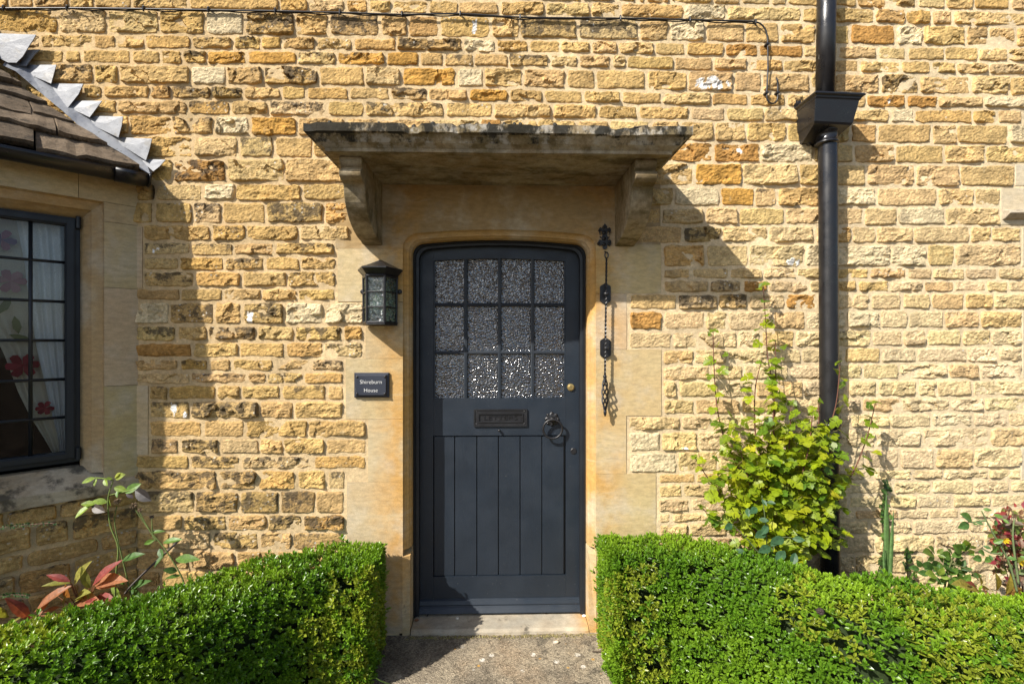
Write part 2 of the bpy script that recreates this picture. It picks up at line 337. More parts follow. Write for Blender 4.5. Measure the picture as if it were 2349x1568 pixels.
rightj = ['R 557 833 1150 U 320 565 863 1105', 'R 440 725 1060 U 150 393 690 950', 'R 320 597 800 935 U 115 455 822 1040', 'R 245 505 705 980 U 140 378 580 865', 'R 370 605 878 1160 U 180 312 455 675 1017 1143',
  'R 510 762 1100 U 200 540 757 925', 'S 425 650 850 1047 U 150 415 640 790 985 1175', 'S 530 728 880 1125 V 150 345 530 740 920 1115 1245', 'S 340 585 765 990 1185 V 180 420 610 780 980 1155',
  'S 255 505 640 910 1105 V 280 480 645 860 1075', 'S 308 698 838 1040 V 150 430 610 757 965 1138', 'S 440 640 880 1080 V 265 480 695 995 1180', 'S 540 735 1010 V 160 372 590 883 1075', 'S 342 590 800 1092 V 290 463 702 815 1033',
  'S 440 720 950 V 120 370 605 900 1095', 'T 360 540 800 1100 V 300 530 785 1030 1240', 'T 242 458 700 930 1180 W 405 655 1015', 'T 340 580 800 1080 W 150 345 535 722 930', 'T 450 660 900 W 100 395 598 765 1005',
  'T 368 600 850 1100 W 215 500 705 925 1120', 'T 415 650 900 1150 W 260 480 620 815 1020', 'T 305 545 800 W 50 295 525 690 855 1080', 'T 405 640 960 W 150 370 600 900', 'T 300 560 800 W 60 400 722 980', 'T 450 700 1000 W 120 295 660 900',
  'T 350 650 W 100 350 560 800 1000', 'T 500 800 W 60 250 500 760 1000', 'T 300 600 900 W 300 600 850']
def lim_left(y):
    lo = 430 if y < 735 else 520 if y < 880 else 575 if y < 1150 else 545 if y < 1536 else 598 if y < 1817 else 545
    hi = 1400 if y < 970 else 1345 if y < 1206 else 1456 if y < 1432 else 1378 if y < 1676 else 1468 if y < 1880 else 1383
    return lo, hi
def lim_right(y):
    lo = 2530 if y < 976 else 2650 if y < 1172 else 2513 if y < 1396 else 2650 if y < 1661 else 2512 if y < 1890 else 2630
    return lo
TAGS = {'w': [(902,95),(851,303),(929,500),(1917,184),(1883,310),(2747,126),(2819,48),(3150,614),(2788,788),(3430,784),(3678,861),(3633,147),(4067,540),(2574,1767),(2607,1848),(3464,1022),(3600,467),(3800,1676),(882,768),(1219,1254),(1376,1254),(619,1254),(3640,1030),(3300,1010),(3420,1280),(3330,1240),(3950,420)],
  'r': [(3487,143),(3132,208),(3540,407),(3720,407),(2768,611),(2949,614),(647,1397),(3217,1201),(2580,1281),(2996,201),(2010,497),(3010,1150),(900,700*0+1345*0+640)],
  'd': [(3600,337),(801,688),(1090,102),(1413,102),(912,371),(766,371),(2200,120),(783,1251),(1046,1251),(902,1333),(2480,125),(1230,303),(1720,180),(1260,826),(870,2000),(1030,1920),(1090,2085),(1380,2085),(960,1960),(1200,1990),(740,1760),(860,1640),(2860,925),(2900,1125),(2930,1200),(2740,1200)],
  'o': [(1130,235),(1450,235),(1560,240),(1100,500),(1980,380),(1760,310),(2900,680),(3000,790),(980,230)]}
wall = MB()
SPL = [(P4(x, y).x, P4(x, y).z, a/741, b/741) for x, y, a, b in ((1896, 102, 12, 38), (2846, 341, 75, 28), (1005, 1269, 14, 34), (697, 1640, 14, 38), (745, 1660, 8, 18), (2952, 606, 14, 18), (3170, 1048, 42, 16), (612, 1000, 10, 22), (637, 1000, 8, 20), (2740, 1793, 16, 12), (990, 2118, 22, 10), (3550, 407, 20, 14))]
def stone(u0, u1, v0a, v0b, v1a, v1b, to3, col, lich, seed, grid=.005, amp=1.0, jw=.0065, stain=None):
    """one rock-faced block; v0=lower edge z at its two ends, v1=upper edge"""
    r = np.random.default_rng(seed); W = u1-u0; H = (v1a+v1b-v0a-v0b)/2
    nx = max(8, int(W/grid)); ny = max(6, int(H/grid))
    s, t = np.meshgrid(np.linspace(0, 1, nx), np.linspace(0, 1, ny)); sx = float(seed % 977)
    jl, jr, jb, jt = (jw*r.uniform(.55, 1.25) for _ in range(4))
    wob = lambda q, k: (fbm(q*W*22+sx, k*7.7+sx*.3, 5, 3)-.5)*.016
    L = u0+jl+wob(t*H/W, 1); Rr = u1-jr+wob(t*H/W, 2)
    zb = v0a+(v0b-v0a)*s+jb+wob(s, 3); zt = v1a+(v1b-v1a)*s-jt+wob(s, 4)
    # rounded corners: pull ends in
    cr = .006*(np.abs(2*t-1)**8); U = L+cr+(Rr-L-2*cr)*s
    cz = .005*(np.abs(2*s-1)**10); V = zb+cz+(zt-zb-2*cz)*t
    du = np.minimum(U-L, Rr-U); dv = np.minimum(V-zb, zt-V)
    e = np.minimum(np.maximum(du, 0), np.maximum(dv, 0)); ew = r.uniform(.006, .016); pr = np.clip(e/ew, 0, 1); pr = 1-(1-pr)**2
    flat = r.random() < .33
    k = 1 if flat else r.integers(3, 8)
    wx = U+(fbm(U*30, V*30, seed, 3)-.5)*.06; wz = V+(fbm(U*30+9, V*30, seed+3, 3)-.5)*.06
    best = np.full(U.shape, 9.); pl = np.zeros(U.shape)
    for i in range(k):
        su, sv = r.uniform(u0, u1), r.uniform(min(v0a, v0b), max(v1a, v1b)); c = r.uniform(-.004, .010); gu, gv = r.normal(0, .16), r.normal(.03, .22)
        d = (wx-su)**2+((wz-sv)*1.5)**2; mk = d < best; best = np.where(mk, d, best)
        pl = np.where(mk, c+np.clip(gu*(U-su)+gv*(V-sv), -.012, .012), pl)
    a2 = (.35 if flat else 1.0)*amp
    f1 = (fbm(U*24+sx, V*30, seed+7, 4)-.5)*.015; f2 = (fbm(U*95, V*130+sx, seed+9, 2)-.5)*.0075
    rid = (.5-np.abs(fbm(U*12+sx, V*26+sx, seed+13, 4)-.5)*4)*.009
    hgt = .0018+pr*(.0045*amp+r.uniform(0, .003)+.60*a2*(pl+f1+rid)+.7*f2); hgt = np.maximum(hgt, -.002)
    # border skirt back into the bed
    hgt[0, :] = hgt[-1, :] = hgt[:, 0] = hgt[:, -1] = -.010
    V3 = to3(U.ravel(), V.ravel(), hgt.ravel())
    i = np.arange(nx*ny).reshape(ny, nx)
    F = np.stack([i[:-1, :-1], i[:-1, 1:], i[1:, 1:], i[1:, :-1]], -1).reshape(-1, 4)
    C = np.empty((nx*ny, 4)); C[:, :3] = col; up = (t.ravel()-.45)*.5
    C[:, 3] = np.clip(lich+(up if lich > .05 else 0), 0, 1)
    for (px_, pz_, rx_, rz_) in SPL:
        if u0-rx_ < px_ < u1+rx_ and min(v0a, v0b)-rz_ < pz_ < max(v1a, v1b)+rz_:
            q_ = ((U.ravel()-px_)/rx_)**2+((V.ravel()-pz_)/rz_)**2; mk_ = (q_ < 1) & (fbm(U.ravel()*60, V.ravel()*22, 77, 3) > .40+.22*q_)
            C[mk_, :3] = (.80, .78, .74); C[mk_, 3] = 0
    if stain is not None:
        g = stain(U.ravel(), V.ravel()); C[:, :3] *= g[:, None]
    wall.arrays(V3, F, C)
def wall3(U, V, h): return np.stack([U, -h-.002, V], -1)
xs0 = P4(620, 740).x; zs1, zs0 = P4(620, 735).z, P4(620, 945).z
def gutter_stain(U, V):
    k = np.exp(-((U-xs0)/.016)**2)*np.clip((V-zs0)/.05, 0, 1)*np.clip((zs1+.02-V)/.04, 0, 1)
    return 1-.9*k
def stone_col(x, y, r):
    g = min(max((x-200)/3900, 0), 1)*.30 + min(max((y-650)/800, 0), 1)*(min(max((x-2400)/700, 0), 1)*.62+.06); g = min(g, 1)
    a = np.array((.505, .325, .120)); b = np.array((.62, .485, .275)); c = a*(1-g)+b*g
    c = c*r.uniform(.93, 1.08); q = r.random()
    if q < .14: c = c*.65+np.array((.60, .47, .26))*.35
    elif q < .26: c = c*.65+np.array((.46, .24, .05))*.35
    elif q < .36: c = c*np.array((.88, .87, .86))
    c = c*np.array((1, r.uniform(.975, 1.03), r.uniform(.9, 1.1)))
    if x < 2300: l = r.uniform(.35, .9) if r.random() < .52 else r.uniform(0, .25)
    else: l = r.uniform(.2, .6) if r.random() < .26 else 0.
    return c, l
def lay(xa, xb, ytl, ytr, ybl, ybr, n):
    """block between joints xa..xb (survey px), upper bed y at both ends, lower bed"""
    r = np.random.default_rng(n+1000); xc = (xa+xb)/2; yc = (ytl+ytr+ybl+ybr)/4
    col, l = stone_col(xc, yc, r); amp = 1.0
    for tg, pts in TAGS.items():
        for (tx, ty) in pts:
            if xa < tx < xb and min(ytl, ytr) < ty < max(ybl, ybr):
                if tg == 'w': col = np.array((.63, .51, .31))*r.uniform(.93, 1.05); l = 0; amp = 1.2
                if tg == 'r': col = np.array((.42, .225, .065)); l = .2
                if tg == 'd': l = 1.0; amp = 1.35; col = col*.8
                if tg == 'o': col = np.array((.50, .275, .065))
    A = P4(xa, ybl); B = P4(xb, ybr); C = P4(xb, ytr); D = P4(xa, ytl)
    if xb < -60 or xa > 4300: gd = .012
    else: gd = .005
    stone((A.x+D.x)/2, (B.x+C.x)/2, A.z, B.z, D.z, C.z, wall3, col, l, n*31+7, gd, amp, .0068, gutter_stain if xb < 700 and 680 < yc < 960 else None)
cnt = 0
def course(j, bt, bb):
    global cnt
    for a, b in zip(j[:-1], j[1:]):
        if b-a < 14: continue
        lay(a, b, bt(a), bt(b), bb(a), bb(b), cnt); cnt += 1
rj = random.Random(3)
def rnd(lo, hi):
    x = lo; o = [lo]
    while x < hi: x += rj.uniform(95, 235); o.append(x)
    return o
for i in range(len(topbeds)-1):
    j = js(topj[i]) if i < len(topj) else []
    if i == 0: j = rnd(-500, 4800)
    elif i == 1: j = rnd(-500, 2380)+j+rnd(4096+120, 4800)
    else: j = rnd(-500, -60)+j+rnd(4096+130, 4800)
    course(sorted(j), lambda x, q=topbeds[i]: float(np.interp(x, XK, q)), lambda x, q=topbeds[i+1]: float(np.interp(x, XK, q)))
for i in range(len(leftbeds)-1):
    t, b = leftbeds[i], leftbeds[i+1]; lo, hi = lim_left((t+b)/2)
    j = [lo]+[x for x in js(leftj[i]) if lo+25 < x < hi-25]+[hi]
    course(j, lambda x: t, lambda x: b)
XR = [2500, 3300, 4096]
for i in range(len(rightbeds)-1):
    lo = lim_right(sum(rightbeds[i]+rightbeds[i+1])/6); y = rightbeds[i][2]
    gap = 4055 if 650 < y < 745 else 3998 if 745 < y < 900 else 4082 if 900 < y < 1060 else 4084 if 1235 < y < 1510 else 4079 if 1780 < y < 1915 else None
    j = [lo]+[x for x in js(rightj[i]) if lo+25 < x < (gap or 9999)-25]
    j = j+[gap] if gap else j+rnd(4096+rj.uniform(40, 150), 4800)
    course(j, lambda x, q=rightbeds[i]: float(np.interp(x, XR, q)), lambda x, q=rightbeds[i+1]: float(np.interp(x, XR, q)))

# ---- bay frame
BA = R(46); BE = Vector((math.sin(BA), math.cos(BA), 0)); BN = Vector((math.cos(BA), -math.sin(BA), 0))
B0 = Vector((P(320, 784).x, 0, 0)); BLEN = 1.0
def BW(a, z, off=0.0): q = B0-BE*a-BN*off; return Vector((q.x, q.y, z))
def PB(px, py, off=0.0):
    d = ray(px, py); o = B0-BN*off; t = (o-CAM).dot(BN)/d.dot(BN); q = CAM+d*t
    return (B0-q).dot(BE), q.z
def bay3(U, V, h):
    n = np.array(BN); e = np.array(BE); return np.array(B0)[None]-e[None]*U[:, None]+n[None]*(h[:, None]+.001)+np.array((0, 0, 1.))[None]*V[:, None]
aS, zSillB = PB(0, 1176, -.02); aT, zSillT = PB(180, 1068, .115)
zb = 0.0; bn = 5000
bz = [0.0]
while bz[-1] < zSillB-.14: bz.append(bz[-1]+rj.uniform(.085, .125))
bz.append(zSillB)
for i in range(len(bz)-1):
    a = 0.0; lst = [0.0]
    while lst[-1] < BLEN-.1: lst.append(min(BLEN, lst[-1]+rj.uniform(.13, .3)))
    lst[-1] = BLEN
    for p, q in zip(lst[:-1], lst[1:]):
        r = np.random.default_rng(bn); c, l = stone_col(500, 1500, r)
        stone(p, q, bz[i], bz[i], bz[i+1], bz[i+1], bay3, c*.92, max(l, .45), bn, .008, .9); bn += 1
wall.mi = 1
# mortar sheets (a fine grid each)
def sheet(x0, x1, z0, z1, step=.03):
    nx = max(2, int((x1-x0)/step)); nz = max(2, int((z1-z0)/step))
    X, Z = np.meshgrid(np.linspace(x0, x1, nx), np.linspace(z0, z1, nz)); h = (fbm(X*9, Z*9, 3, 3)-.5)*.005
    i = np.arange(nx*nz).reshape(nz, nx); F = np.stack([i[:-1, :-1], i[:-1, 1:], i[1:, 1:], i[1:, :-1]], -1).reshape(-1, 4)
    V = np.stack([X.ravel(), h.ravel()-.0035, Z.ravel()], -1); wall.arrays(V, F, np.tile((1, 1, 1, 0), (len(V), 1)))
xl, xr = P(925, 700).x, P(1366, 700).x; ztop = P4(2000, -205).z; zli = P(1145, 470).z
sheet(-3.3, xl-.02, -.05, zli); sheet(xr+.02, 4.0, -.05, zli); sheet(-3.3, 4.0, zli, ztop)
wall.add([BW(0, 0, .004), BW(BLEN, 0, .004), BW(BLEN, zSillB, .004), BW(0, zSillB, .004)], [(3, 2, 1, 0)])
wall.build('wall', [M['rub'], M['mor']], house, smooth=False)
# bulk behind the facing (dark core so that nothing shines through)
core = MB(); core.box(-3.3, xl-.10, .03, .35, -.05, ztop); core.box(xr+.10, 4.0, .03, .35, -.05, ztop); core.box(xl-.10, xr+.10, .03, .35, zli+.05, ztop)
core.box(xl-.10, xr+.10, .30, .35, -.05, zli+.05)
core.build('wall_core', M['dark'], house)

# ---- door surround: jamb blocks, lintel, moulded arris
ash = MB()
def acol(r, l=.1): return tuple(np.array((.50, .39, .225))*r.uniform(.93, 1.07)*np.array((1, r.uniform(.96, 1.04), r.uniform(.88, 1.12))))+(l,)
ra = np.random.default_rng(5)
fy = -.006
def block(x0, x1, y0, y1, depth=.05, l=.1, base=None):       # survey px 2349
    A = P(x0, y0, fy); B = P(x1, y1, fy); ash.col = base or acol(ra, l); g = .0012
    ash.box(A.x+g, B.x-g, fy-ra.uniform(0, .0015), depth, B.z+g, A.z-g)
grey = (.46, .40, .30, .25)
XL, XRr = 924.5, 1366.5
lj = [(560, 692, 774), (692, 822, 838), (822, 961, 792.5), (961, 1104, 844), (1104, 1250, 795), (1250, 1452, 795)]
for n_, (y0, y1, x0) in enumerate(lj): block(x0, XL, y0, y1)
for y0, y1, x1 in [(560, 673, 1517), (673, 801, 1438), (801, 953, 1517), (953, 1086, 1437), (1086, 1250, 1505), (1250, 1452, 1505)]: block(XRr, x1, y0, y1)
# lintel with a flat four-centred arch
def arch(o, n=18):
    """outer arris curve of the opening offset inwards by o (m): list of (x,z) from left springing to right"""
    x0, x1 = P(XL, 600, 0).x+o, P(XRr, 600, 0).x-o; zs = P(1145, 592, 0).z; zc = P(1145, 527, 0).z-o; rr = .085-o*.55
    pts = []; xm = (x0+x1)/2; ze = zc-.022
    for k in range(9):
        t = math.pi-k/8*math.pi/2*.93; pts.append((x0+rr+rr*math.cos(t), ze-rr+rr*math.sin(t)))
    xa = pts[-1][0]; za = pts[-1][1]
    for k in range(1, n):
        x = xa+(2*xm-2*xa)*k/n; q = (x-xm)/(xm-xa); pts.append((x, za+(zc-za)*(1-q*q)))
    pts += [(2*xm-x, z) for x, z in pts[8::-1]]
    return pts
A0 = arch(0); zl = A0[0][1]; zlt = P(1145, 420, 0).z
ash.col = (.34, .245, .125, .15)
xlb, xrb = P(770, 500, fy).x, P(1515, 500, fy).x; ly = fy-.001
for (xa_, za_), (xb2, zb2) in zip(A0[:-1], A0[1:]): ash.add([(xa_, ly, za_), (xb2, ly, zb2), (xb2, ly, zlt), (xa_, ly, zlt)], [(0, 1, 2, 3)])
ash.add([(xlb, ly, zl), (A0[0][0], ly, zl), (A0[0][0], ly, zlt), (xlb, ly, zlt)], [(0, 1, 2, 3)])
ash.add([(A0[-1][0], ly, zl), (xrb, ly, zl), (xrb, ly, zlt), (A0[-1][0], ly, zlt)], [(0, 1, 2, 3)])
# jamb blocks from lintel springing upward handled by lintel; moulding swept round
prof = [(0, fy), (.006, .010), (.018, .022), (.026, .026), (.0265, .032), (.036, .050), (.037, .19)]
rings = []
zfoot = P(930, 1262, 0).z
for o, y in prof:
    c = arch(o); rings.append([Vector((c[0][0], y, zfoot))]+[Vector((x, y, z)) for x, z in c]+[Vector((c[-1][0], y, zfoot))])
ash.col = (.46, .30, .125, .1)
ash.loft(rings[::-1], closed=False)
# square stops at the foot of each jamb
for sx, x in ((1, P(XL, 1300, 0).x), (-1, P(XRr, 1300, 0).x)):
    ash.col = (.50, .40, .24, .45); z0 = 0.0
    xi = x+sx*.037
    p = [Vector((x-sx*.002, fy-.003, z0)), Vector((xi, fy-.003, z0)), Vector((xi, .19, z0)), Vector((x-sx*.002, .19, z0)),
         Vector((x-sx*.002, fy-.003, zfoot-.03)), Vector((xi, fy+.012, zfoot-.03)), Vector((xi, .19, zfoot+.01)), Vector((x-sx*.002, .19, zfoot+.03))]
    ash.hexa(p)
so_ = ash.build('door_surround', M['ash'], house)

# window surround at the far right edge with its drip mould
ws = MB(); ws.col = (.55, .48, .34, .15)
for (y0, y1, x0) in [(655, 748, 4060), (750, 903, 4002), (907, 1068, 4087), (1242, 1512, 4089), (1790, 1918, 4084)]:
    A = P4(x0, y0, -.004); B = P4(4460, y1, -.004); ws.box(A.x, B.x, -.006, .04, B.z+.002, A.z-.002)
A = P4(4004, 838); B = P4(4042, 905)
pr = [(A.x, 0, A.z), (A.x+.0, -.045, A.z-.015), (A.x, -.05, A.z-.03), (A.x, -.02, A.z-.055), (A.x, 0, A.z-.06)]
ws.build('window_surround', M['ash'], house, bevel=.003); ws = MB(); ws.col = (.42, .38, .30, .6); ws.prism([Vector(q) for q in pr], Vector((.62, 0, .012)))
ws.build('drip_mould', M['ash'], house, bevel=.003)

# ---- canopy: slab with cavetto edge, and two scrolled corbels
can = MB(); can.col = (1, 1, 1, .75)
fl = P(695, 289, -.51); fr_ = P(1590, 303, -.51); zt = (fl.z+fr_.z)/2; bl = P(741, 348, -.47); br = P(1556, 344, -.47); zs_ = P(1145, 426, 0).z
cp = [(.0, 0.0), (.0, .036), (.012, .042), (.022, .052), (.034, .070), (.052, .084), (.056, .088), (.056, .102)]   # inset, drop
zt = zs_+.102
nseg = 90; ring = []
for ins, dr in cp:
    x0, x1, yf = fl.x+ins*1.3, fr_.x-ins*1.3, -.51+ins
    pts = [Vector((x0, 0, zt-dr)), Vector((x0, yf*.5, zt-dr))]
    for k in range(nseg+1):
        x = x0+(x1-x0)*k/nseg; q = float(fbm(x*5, dr*9, 8, 5))-.5; chip = max(0, float(fbm(x*11, 3.3, 31, 4))-.60)*.14
        if dr < .05: pts.append(Vector((x, yf+q*.006+chip*.5, zt-dr-(chip if dr < .01 else chip*.4)+q*.008)))
        else: pts.append(Vector((x, yf+q*.007, zt-dr+q*.006)))
    pts += [Vector((x1, yf*.5, zt-dr)), Vector((x1, 0, zt-dr))]
    ring.append(pts)
for k_ in range(len(ring)-1):
    can.col = (1, 1, 1, (1.05, .95, .8, .78, .62, .35, .2)[k_]); can.loft(ring[k_:k_+2], closed=False)
can.col = (1, 1, 1, 1)
# top (slightly falling outward) and soffit
n0 = len(ring[0]); inner_t = [Vector((p.x, 0.0 if 0 else min(0, p.y*.0), zt+.035)) for p in ring[0]]
can.loft([inner_t, ring[0]], closed=False)
can.col = (1, 1, 1, .35)
gx = 40; gy = 14; sv = []; x0, x1 = ring[-1][0].x, ring[-1][-1].x; yf = -.51+cp[-1][0]
X, Y = np.meshgrid(np.linspace(x0, x1, gx), np.linspace(yf, 0.0, gy)); Z = zt-cp[-1][1]+(fbm(X*4, Y*6, 2, 4)-.5)*.010*np.clip((Y-yf)/.05, 0, 1)+.0005
i = np.arange(gx*gy).reshape(gy, gx); F = np.stack([i[:-1, :-1], i[1:, :-1], i[1:, 1:], i[:-1, 1:]], -1).reshape(-1, 4)
can.arrays(np.stack([X.ravel(), Y.ravel(), Z.ravel()], -1), F, np.tile((1, 1, 1, .30), (gx*gy, 1)))
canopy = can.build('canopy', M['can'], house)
# crumbs of moss along the canopy edge
ms = MB(); rm = random.Random(5)
for k in range(60):
    c = rm.choice([.07, .1, .43, .47, .52, .55, .6, .64, .2, .3, .75]); x = fl.x+(fr_.x-fl.x)*(c+rm.gauss(0, .02)); s_ = rm.uniform(.004, .011); y = -.50+rm.uniform(.0, .08)
    zz = zt+.003+(.51+y)*.06
    rings = [[Vector((x+s_*a*math.cos(t)*rm.uniform(.7, 1.3), y+s_*a*math.sin(t), zz+h*s_)) for t in np.linspace(0, 6.28, 6)[:-1]] for a, h in ((1.2, -.3), (1, .6), (.4, 1.3))]
    ms.col = (.02, .018, .012, 0); ms.loft(rings, True, True)
ms.build('moss', M['vc'], canopy)['kind'] = 'stuff'
slab_bit = MB(); slab_bit.col = (.06, .045, .035, 0); q = P(1468, 297, -.49)
slab_bit.hexa([q+Vector(v) for v in ((-.035,-.02,.0),(.03,-.02,.004),(.03,.03,.004),(-.035,.03,0),(-.03,-.015,.006),(.032,-.015,.013),(.03,.03,.013),(-.03,.03,.007))])
slab_bit.build('slate_chip', M['vc'], canopy)
def corbel(pxo, pxi):
    b = MB(); b.col = (1, 1, 1, .10)
    xo, xi = P(pxo, 357, -.40).x, P(pxi, 357, -.40).x; x0, x1 = min(xo, xi), max(xo, xi); zt_ = zs_-.001
    zz = lambda v: P(1145, 784-(784-v)*1, 0).z
    pf = [(-.40, 0), (-.402, -.030), (-.390, -.050), (-.378, -.062), (-.384, -.070), (-.402, -.078), (-.410, -.098), (-.404, -.118), (-.385, -.134), (-.356, -.142), (-.348, -.146), (-.340, -.165)]
    for k in range(1, 15):
        t = k/14*math.pi/2*.98; pf.append((-.055-.285*math.cos(t)**1.15, -.165-.255*math.sin(t)))
    pf += [(-.03, -.432), (.0, -.432), (.0, 0)]
    b.prism([Vector((x0, y, zt_+z*.75)) for y, z in pf], Vector((x1-x0, 0, 0)))
    return b.build('corbel', M['can'], canopy, bevel=.004)
corbel(778, 829); corbel(1508, 1457)

# ---- doorstep
ds = MB(); ds.col = (.33, .30, .24, .55); z1 = .026
xa, xb = P(930, 1420, 0).x+.03, P(1362, 1420, 0).x-.03; nn = 30
front = [(xa-.0+(xb-xa)*k/nn, -.012+float(vn(k*.7, 1.3))*.010) for k in range(nn+1)]
rr_ = [[Vector((x, y-.012, -.02)) for x, y in front], [Vector((x, y-.006, z1-.012)) for x, y in front], [Vector((x, y+.008, z1)) for x, y in front], [Vector((x, .21, z1+.012)) for x, y in front]]
ds.loft(rr_, closed=False); ds.build('doorstep', M['ash'], house)
brs = MB(); brs.box(xa, xb, .135, .16, z1+.006, z1+.014); brs.build('threshold_strip', M['brass'], house)

# ---- door frame and door
DY = .150; FY = .095
fr = MB(); AI = arch(.037); xfl, xfr = AI[0][0], AI[-1][0]
def shift(c, o):      # offset frame curve inward
    xm = (c[0][0]+c[-1][0])/2
    return [(x+o*(1 if x < xm else -1)*(1 if abs(x-xm) > .40 else abs(x-xm)/.40), z-o*.8) for x, z in c]
AI2 = shift(AI, .030)
zb_ = z1+.010
def jr_(c, y): return [Vector((c[0][0], y, zb_))]+[Vector((x, y, z)) for x, z in c]+[Vector((c[-1][0], y, zb_))]
fr.loft([jr_(AI, FY), jr_(shift(AI, .012), FY-.002), jr_(shift(AI, .016), FY+.010), jr_(AI2, FY+.012), jr_(AI2, DY+.02)][::-1], closed=False)
fr.build('door_frame', M['frame'], house)
door = bpy.data.objects.new('door', None)
def dx(px): return P(px, 900, DY).x
def dz(py): return P(1145, py, DY).z
zdt = max(z for x, z in AI2)
leafm = MB()
xl_, xr_ = AI2[0][0]-.004, AI2[-1][0]+.004; zd0, zd1 = dz(1396), zdt
def rail(x0, x1, z0, z1_, y0=DY, y1=DY+.045): leafm.box(x0, x1, y0, y1, z0, z1_)
xg0, xg1 = dx(994), dx(1298); zg0, zg1 = dz(915.5), dz(592)
# stiles and rails (butted)
rail(xl_, xg0-.0006, zd0, zd1+.02); rail(xg1+.0006, xr_, zd0, zd1+.02)
rail(xg0, xg1, dz(998), zg0); rail(xg0, xg1, zd0, dz(1320))
# top rail with curved underside
nk = 24; lo = []
for k in range(nk+1):
    x = xg0+(xg1-xg0)*k/nk; q = (x-(xg0+xg1)/2)/((xg1-xg0)/2); lo.append((x, dz(598.5)+.014*(1-q*q)))
for k in range(nk):
    (xa_, za_), (xb2, zb2) = lo[k], lo[k+1]
    leafm.hexa([Vector(v) for v in ((xa_, DY, za_), (xb2, DY, zb2), (xb2, DY+.045, zb2), (xa_, DY+.045, za_), (xa_, DY, zd1+.02), (xb2, DY, zd1+.02), (xb2, DY+.045, zd1+.02), (xa_, DY+.045, zd1+.02))])
door_obj = leafm.build('door', M['door'], house)
# glazing bars
bars = MB(); cols = [(996.6, 1062.5), (1074, 1141.4), (1151, 1217), (1227, 1294)]; rows = [(594, 693), (703.5, 803.5), (813, 914)]
def bar_v(px):
    x = dx(px); p = [(-.011, DY+.018), (-.010, DY+.006), (-.004, DY+.003), (0, DY+.0045), (.004, DY+.003), (.010, DY+.006), (.011, DY+.018)]
    bars.prism([Vector((x+u, y, zg0)) for u, y in p], Vector((0, 0, dz(594)-zg0+.012)))
def bar_h(py):
    z = dz(py); p = [(-.010, DY+.0185), (-.009, DY+.0065), (-.003, DY+.0035), (0, DY+.005), (.003, DY+.0035), (.009, DY+.0065), (.010, DY+.0185)]
    bars.prism([Vector((xg0, y, z+u)) for u, y in p], Vector((xg1-xg0, 0, 0)))
for px in (1068, 1146, 1222): bar_v(px)
for py in (698.3, 808.3): bar_h(py)
# beads at outer edges
bars.box(xg0, xg0+.008, DY+.004, DY+.02, zg0, dz(598)); bars.box(xg1-.008, xg1, DY+.004, DY+.02, zg0, dz(598)); bars.box(xg0+.008, xg1-.008, DY+.0042, DY+.02, zg0, zg0+.007)
bars.build('glazing_bars', M['door'], door_obj)
for r_ in rows:
    for c_ in cols:
        g = MB(); x0, x1, z0, z1g = dx(c_[0])-.008, dx(c_[1])+.008, dz(r_[1])-.006, dz(r_[0])+.018
        if r_[0] != 594: z1g = dz(r_[0])+.006
        nx_, nz_ = int((x1-x0)/.0016), int((z1g-z0)/.0016); X, Z = np.meshgrid(np.linspace(x0, x1, nx_), np.linspace(z0, z1g, nz_))
        pit = .0112; rw = np.floor(Z/(pit*.866)); best = np.full(X.shape, 9.); tl_ = np.zeros(X.shape)
        for dr_ in (-1, 0, 1):
            rr_2 = rw+dr_; off_ = np.where(rr_2.astype(np.int64) % 2 == 0, 0., .5)
            cb_ = np.floor(X/pit-off_)
            for dc_ in (0, 1, -1):
                cx_ = cb_+dc_; jx = _h(cx_.astype(np.int64), rr_2.astype(np.int64), 5)-.5; jz = _h(cx_.astype(np.int64), rr_2.astype(np.int64), 9)-.5
                px_ = (cx_+off_+.5+jx*.45)*pit; pz_ = (rr_2+.5+jz*.45)*pit*.866; d_ = np.sqrt((X-px_)**2+(Z-pz_)**2); mk_ = d_ < best; best = np.where(mk_, d_, best); ga_ = (_h(cx_.astype(np.int64), rr_2.astype(np.int64), 21)-.5)*.7; gb_ = (_h(cx_.astype(np.int64), rr_2.astype(np.int64), 23)-.48)*.9; tl_ = np.where(mk_, ga_*(X-px_)+gb_*(Z-pz_), tl_)
        h_ = tl_+.0017*np.sqrt(np.clip(1-(best/(pit*.62))**2, 0, 1))+.0008*(fbm(X*300, Z*300, 4, 2)-.5)
        i_ = np.arange(X.size).reshape(X.shape); F = np.stack([i_[:-1, :-1], i_[:-1, 1:], i_[1:, 1:], i_[1:, :-1]], -1).reshape(-1, 4)
        g.arrays(np.stack([X.ravel(), (DY+.0225-h_).ravel(), Z.ravel()], -1), F, np.tile((1, 1, 1, 0), (X.size, 1))); g.build('glass_pane', M['obs'], door_obj, smooth=True)
gb = [994.4, 1043, 1094, 1143.7, 1193.5, 1243.6, 1294.5]
for a_, b_ in zip(gb[:-1], gb[1:]):
    pk = MB(); x0, x1 = dx(a_)+.0022, dx(b_)-.0022; z0, z1p = dz(1320)+.001, dz(998.6)-.004
    pk.box(x0, x1, DY+.007, DY+.03, z0, z1p); pk.build('plank', M['doorv'], door_obj, bevel=.0028)
bk = MB(); bk.box(xg0, xg1, DY+.022, DY+.04, dz(1320), dz(998)); bk.build('back_panel', M['frame'], door_obj)
wb = MB(); zw0, zw1 = dz(1400)+.008, dz(1372)
pw = [(DY, zw1+.004), (DY-.012, zw1-.004), (DY-.020, zw1-.022), (DY-.019, zw1-.030), (DY-.026, zw1-.036), (DY-.042, zw1-.058), (DY-.042, zw0), (DY, zw0)]
